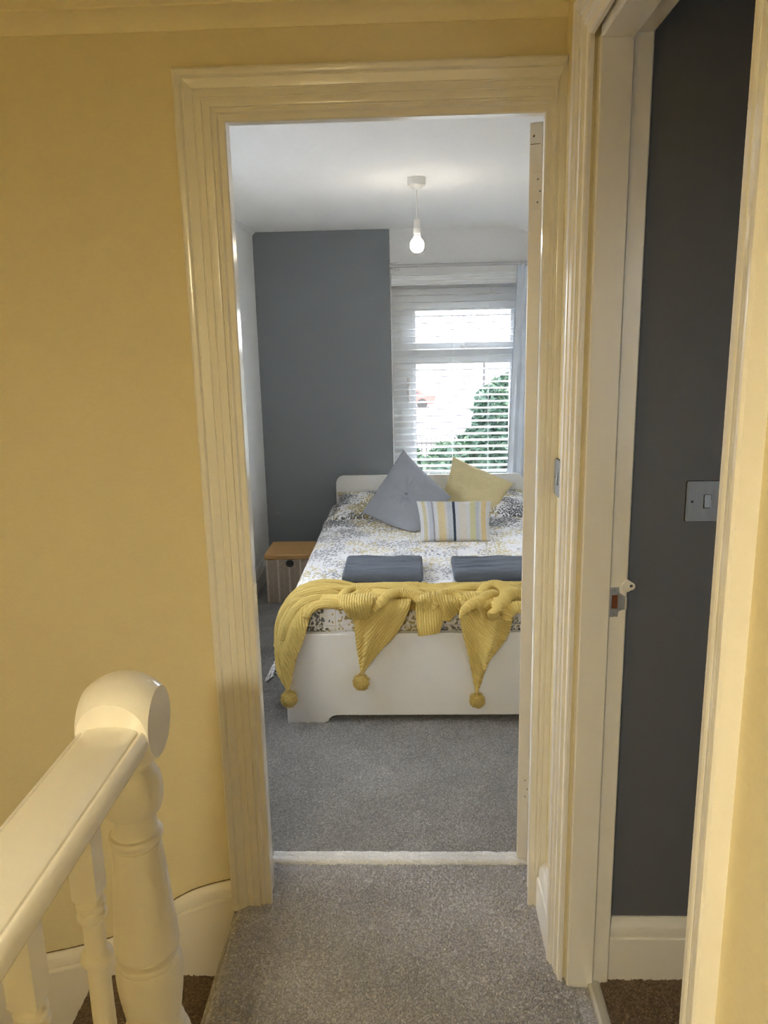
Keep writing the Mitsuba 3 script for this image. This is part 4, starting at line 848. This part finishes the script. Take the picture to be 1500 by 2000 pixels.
def pompom(c, r, seed):
    rg = np.random.default_rng(seed)
    s = trimesh.creation.icosphere(5, 1.0); v = s.vertices
    az = np.arctan2(v[:, 1], v[:, 0])
    d = 1 + 0.05 * np.sin(17 * az + 3 * vnoise(v, 2.0, seed)) * (1 - v[:, 2] ** 2) + 0.05 * vnoise(v, 6, seed) + 0.03 * vnoise(v, 16, seed)
    s.vertices = v * d[:, None] * r * np.array([1, 1, 0.96]) + np.array(c)
    ms = [s]
    for k in range(420):
        a, z = rg.uniform(0, 2 * np.pi), rg.uniform(-1, 1); q = math.sqrt(1 - z * z)
        n = np.array([q * math.cos(a), q * math.sin(a), z]); w_ = np.cross(n, [0, 0, 1]) + 1e-6
        w_ /= np.linalg.norm(w_); dn = n * 0.35 + np.array([0, 0, -0.6]) + rg.normal(0, 0.35, 3)
        dn -= n * (dn @ n - 0.35); dn /= np.linalg.norm(dn)
        p0 = np.array(c) + n * r * 0.97; p1 = p0 + dn * rg.uniform(0.007, 0.014)
        ms.append(tube([p0, (p0 + p1) / 2 + n * 0.0015, p1], [0.0011, 0.0011, 0.0004], 4))
    ms.append(tube([np.array(c) + [0, 0.004, r * 0.9], np.array(c) + [0.0, 0.010, r * 1.25]], 0.004, 8))
    return cat_(*ms)
for k, (c, r) in enumerate((((-0.492, 2.812, 0.118), 0.029), ((-0.206, 2.812, 0.187), 0.028), ((0.246, 2.812, 0.108), 0.026))):
    obj('knitted_throw__pompom', pompom(c, r, 60 + k), 'mat_pompom', True)

# ------------------------------------------------------------------ storage box by the bed
sb = 'storage_box'
note(sb, 'striped fabric storage box with a tan lid in the corner beside the bed', 'storage box')
X0, X1, Y0, Y1, ZT = -0.846, -0.578, 4.29, 4.575, 0.292
def panel(a, b_, c_, d):
    P = np.array([[a, d], [b_, c_]], float)
    return P
fr = []
us = []
ring = [(X0, Y0), (X1, Y0), (X1, Y1), (X0, Y1), (X0, Y0)]
vv, ff, uvs = [], [], []
per = 0
for (xa, ya), (xb, yb_) in zip(ring[:-1], ring[1:]):
    k = len(vv); L = math.hypot(xb - xa, yb_ - ya)
    vv += [(xa, ya, 0.0), (xb, yb_, 0.0), (xb, yb_, ZT - 0.02), (xa, ya, ZT - 0.02)]
    uvs += [(per, 0), (per + L, 0), (per + L, 1), (per, 1)]; per += L
    ff += [(k, k + 1, k + 2), (k, k + 2, k + 3)]
k = len(vv); vv += [(X0, Y0, 0.0), (X1, Y0, 0.0), (X1, Y1, 0.0), (X0, Y1, 0.0)]; uvs += [(0, 0)] * 4; ff += [(k, k + 2, k + 1), (k, k + 3, k + 2)]
obj(sb + '__body', trimesh.Trimesh(np.array(vv), np.array(ff), process=False), 'mat_box_cloth', uv=np.array(uvs))
obj(sb + '__lid', bx(X0 - 0.008, X1 + 0.008, Y0 - 0.010, Y1 + 0.006, ZT - 0.030, ZT, 0.006), 'mat_lid', 30, label='tan wood grain lid')
tr = trimesh.creation.torus(0.0175, 0.005, 32, 10); tr.apply_transform(trimesh.transformations.rotation_matrix(math.pi / 2, [1, 0, 0])); tr.apply_translation(((X0 + X1) / 2 + 0.006, Y0 - 0.002, 0.238))
gr = obj(sb + '__grommet', tr, 'mat_black', True, label='black ring handle hole')
obj(gr + '__hole', lathe([(0.001, 0), (0.0165, 0), (0.0165, 0.002), (0.001, 0.002)], 24).apply_transform(trimesh.transformations.rotation_matrix(math.pi / 2, [1, 0, 0])).apply_translation(((X0 + X1) / 2 + 0.006, Y0 - 0.0005, 0.238)), 'mat_black')

# ------------------------------------------------------------------ outside the window
GZ = -2.7
obj('ground', bx(-60, 60, -60, 120, GZ - 0.2, GZ), 'mat_ground', label='pale paved ground outside below the window', cat='ground', kind='structure')
obj('road', bx(-60, 60, 33, 44, GZ - 0.05, GZ + 0.02), 'mat_road', label='grey road seen through the blind', cat='road', kind='structure')
def leaves(centres, size, seed, flat=0.4):
    r = np.random.default_rng(seed); n = len(centres)
    nrm = r.normal(0, 1, (n, 3)) + np.array([0, -0.5, 0.5]); nrm /= np.linalg.norm(nrm, axis=1, keepdims=True)
    a = np.cross(nrm, r.normal(0, 1, (n, 3))); a /= np.linalg.norm(a, axis=1, keepdims=True); b_ = np.cross(nrm, a)
    s = size * r.uniform(0.6, 1.3, n)[:, None]
    P = np.stack([centres - a * s, centres + b_ * s * flat, centres + a * s, centres - b_ * s * flat], 1) + np.stack([nrm * 0, nrm * s * 0.15, nrm * 0, nrm * s * 0.15], 1)
    f = np.arange(n)[:, None] * 4
    return trimesh.Trimesh(P.reshape(-1, 3), np.vstack([np.hstack([f, f + 1, f + 2]), np.hstack([f, f + 2, f + 3])]), process=False)
def crown(c, rx, ry, rz, n, size, seed):
    r = np.random.default_rng(seed)
    d = r.normal(0, 1, (n, 3)); d /= np.linalg.norm(d, axis=1, keepdims=True)
    k = 0.80 + 0.2 * r.uniform(0, 1, n) ** 0.5 + 0.22 * vnoise(d, 2.3, seed)
    return leaves(np.array(c) + d * np.array([rx, ry, rz]) * k[:, None], size, seed + 1)
def tree(key, x, y, top, rx, n, size, seed, label, m='mat_leaf'):
    hz = (top - GZ)
    note(key, label, 'tree')
    obj(key + '__trunk', tube([(x, y, GZ - 0.05), (x + 0.1, y, GZ + hz * 0.3), (x - 0.05, y, GZ + hz * 0.6)], [0.14, 0.11, 0.06], 10), 'mat_bark', True)
    core = trimesh.creation.icosphere(3, 1.0); core.vertices = core.vertices * np.array([rx * 0.78, rx * 0.78, hz * 0.38]) + np.array([x, y, GZ + hz * 0.52])
    obj(key + '__foliage', cat_(crown((x, y, GZ + hz * 0.52), rx, rx, hz * 0.47, n, size, seed), crown((x, y, GZ + hz * 0.50), rx * 0.8, rx * 0.8, hz * 0.42, n // 2, size, seed + 5), core), m)
tree('tree', 2.45, 13.5, 0.98, 1.9, 14000, 0.085, 71, 'large bushy green tree on the right outside the window')
tree('tree_001', 5.2, 17.0, 0.5, 1.9, 5000, 0.11, 75, 'green tree further right outside, mostly behind the curtain', 'mat_leaf2')
for k, (x, y, top, rx, lab) in enumerate(((0.95, 17.5, -0.85, 0.75, 'low green shrub left of the large tree outside'), (-0.35, 22.0, -1.55, 0.7, 'small shrub by the fence outside, left end'), (1.3, 22.0, -1.5, 0.75, 'small shrub by the fence outside, middle'))):
    key = 'shrub' if k == 0 else f'shrub_{k:03d}'
    c0 = trimesh.creation.icosphere(2, 1.0); c0.vertices = c0.vertices * np.array([rx * .75, rx * .75, (top - GZ) * 0.42]) + np.array([x, y, (top + GZ) / 2])
    obj(key, cat_(crown((x, y, (top + GZ) / 2), rx, rx, (top - GZ) * 0.52, 2500, 0.085, 81 + k), c0), 'mat_leaf2', label=lab, cat='shrub')
# railing in front of the pavement
fk = 'garden_railing'
note(fk, 'low dark garden railing outside below the window', 'railing')
obj(fk + '__rail', cat_(bx(-3, 6, 24.6, 24.65, GZ + 0.25, GZ + 0.30), bx(-3, 6, 24.6, 24.65, GZ + 0.85, GZ + 0.90)), 'mat_fence')
pk = ply(bx(-0.02, 0.02, -0.02, 0.02, 0, 1.05, 0.008), 'mat_fence')
for k in range(41): scene[fk + ('__picket' if k == 0 else f'__picket_{k:03d}')] = {**pk, 'to_world': T().translate([-1.6 + 0.15 * k, 24.62, GZ - 0.02])}
ho = 'house'
note(ho, 'pale house with a grey roof far off across the road', 'house')
obj(ho + '__wall', bx(-14, 1.6, 52, 60, GZ - 0.1, GZ + 2.6), 'mat_house')
obj(ho + '__roof', prism(Polygon([(51.6, GZ + 2.6), (60.4, GZ + 2.6), (56, GZ + 4.2)]), 16.2, yz(-14.3)), 'mat_roof')
for k in range(5): obj(ho + '__window', bx(-12.2 + 2.8 * k, -10.8 + 2.8 * k, 51.95, 52.05, GZ + 0.9, GZ + 2.1), 'mat_glass_dark')
sl_ = 'street_lamp'
note(sl_, 'thin dark lamp post rising behind the tree outside', 'lamp post')
obj(sl_ + '__pole', tube([(2.25, 24.0, GZ - 0.05), (2.25, 24.0, 1.18)], [0.06, 0.035], 10), 'mat_fence')
obj(sl_ + '__lantern', bx(2.15, 2.35, 23.9, 24.1, 1.16, 1.26, 0.02), 'mat_fence')
ca = 'parked_car'
note(ca, 'small red car parked across the road outside', 'car')
cx, cy = -0.55, 46.0
pgc = Polygon([(-2, 0.28), (2, 0.28), (2.05, 0.75), (1.4, 0.88), (0.75, 1.38), (-1.0, 1.40), (-1.75, 0.9), (-2.05, 0.8)])
obj(ca + '__body', prism(pgc.buffer(-0.05).buffer(0.05), 1.6, lambda v: np.stack([cx + v[:, 0], cy + v[:, 2], GZ + v[:, 1]], 1)), 'mat_red')
obj(ca + '__window', prism(Polygon([(-1.3, 0.92), (1.1, 0.92), (0.65, 1.30), (-0.95, 1.32)]), 0.03, lambda v: np.stack([cx + v[:, 0], cy - 0.02 + v[:, 2], GZ + v[:, 1]], 1)), 'mat_glass_dark')
for x in (-1.25, 1.25): obj(ca + '__wheel', lathe([(0.02, 0), (0.31, 0), (0.31, 0.2), (0.02, 0.2)], 24).apply_transform(trimesh.transformations.rotation_matrix(math.pi / 2, [1, 0, 0])).apply_translation((cx + x, cy + 0.15, GZ + 0.31)), 'mat_black')
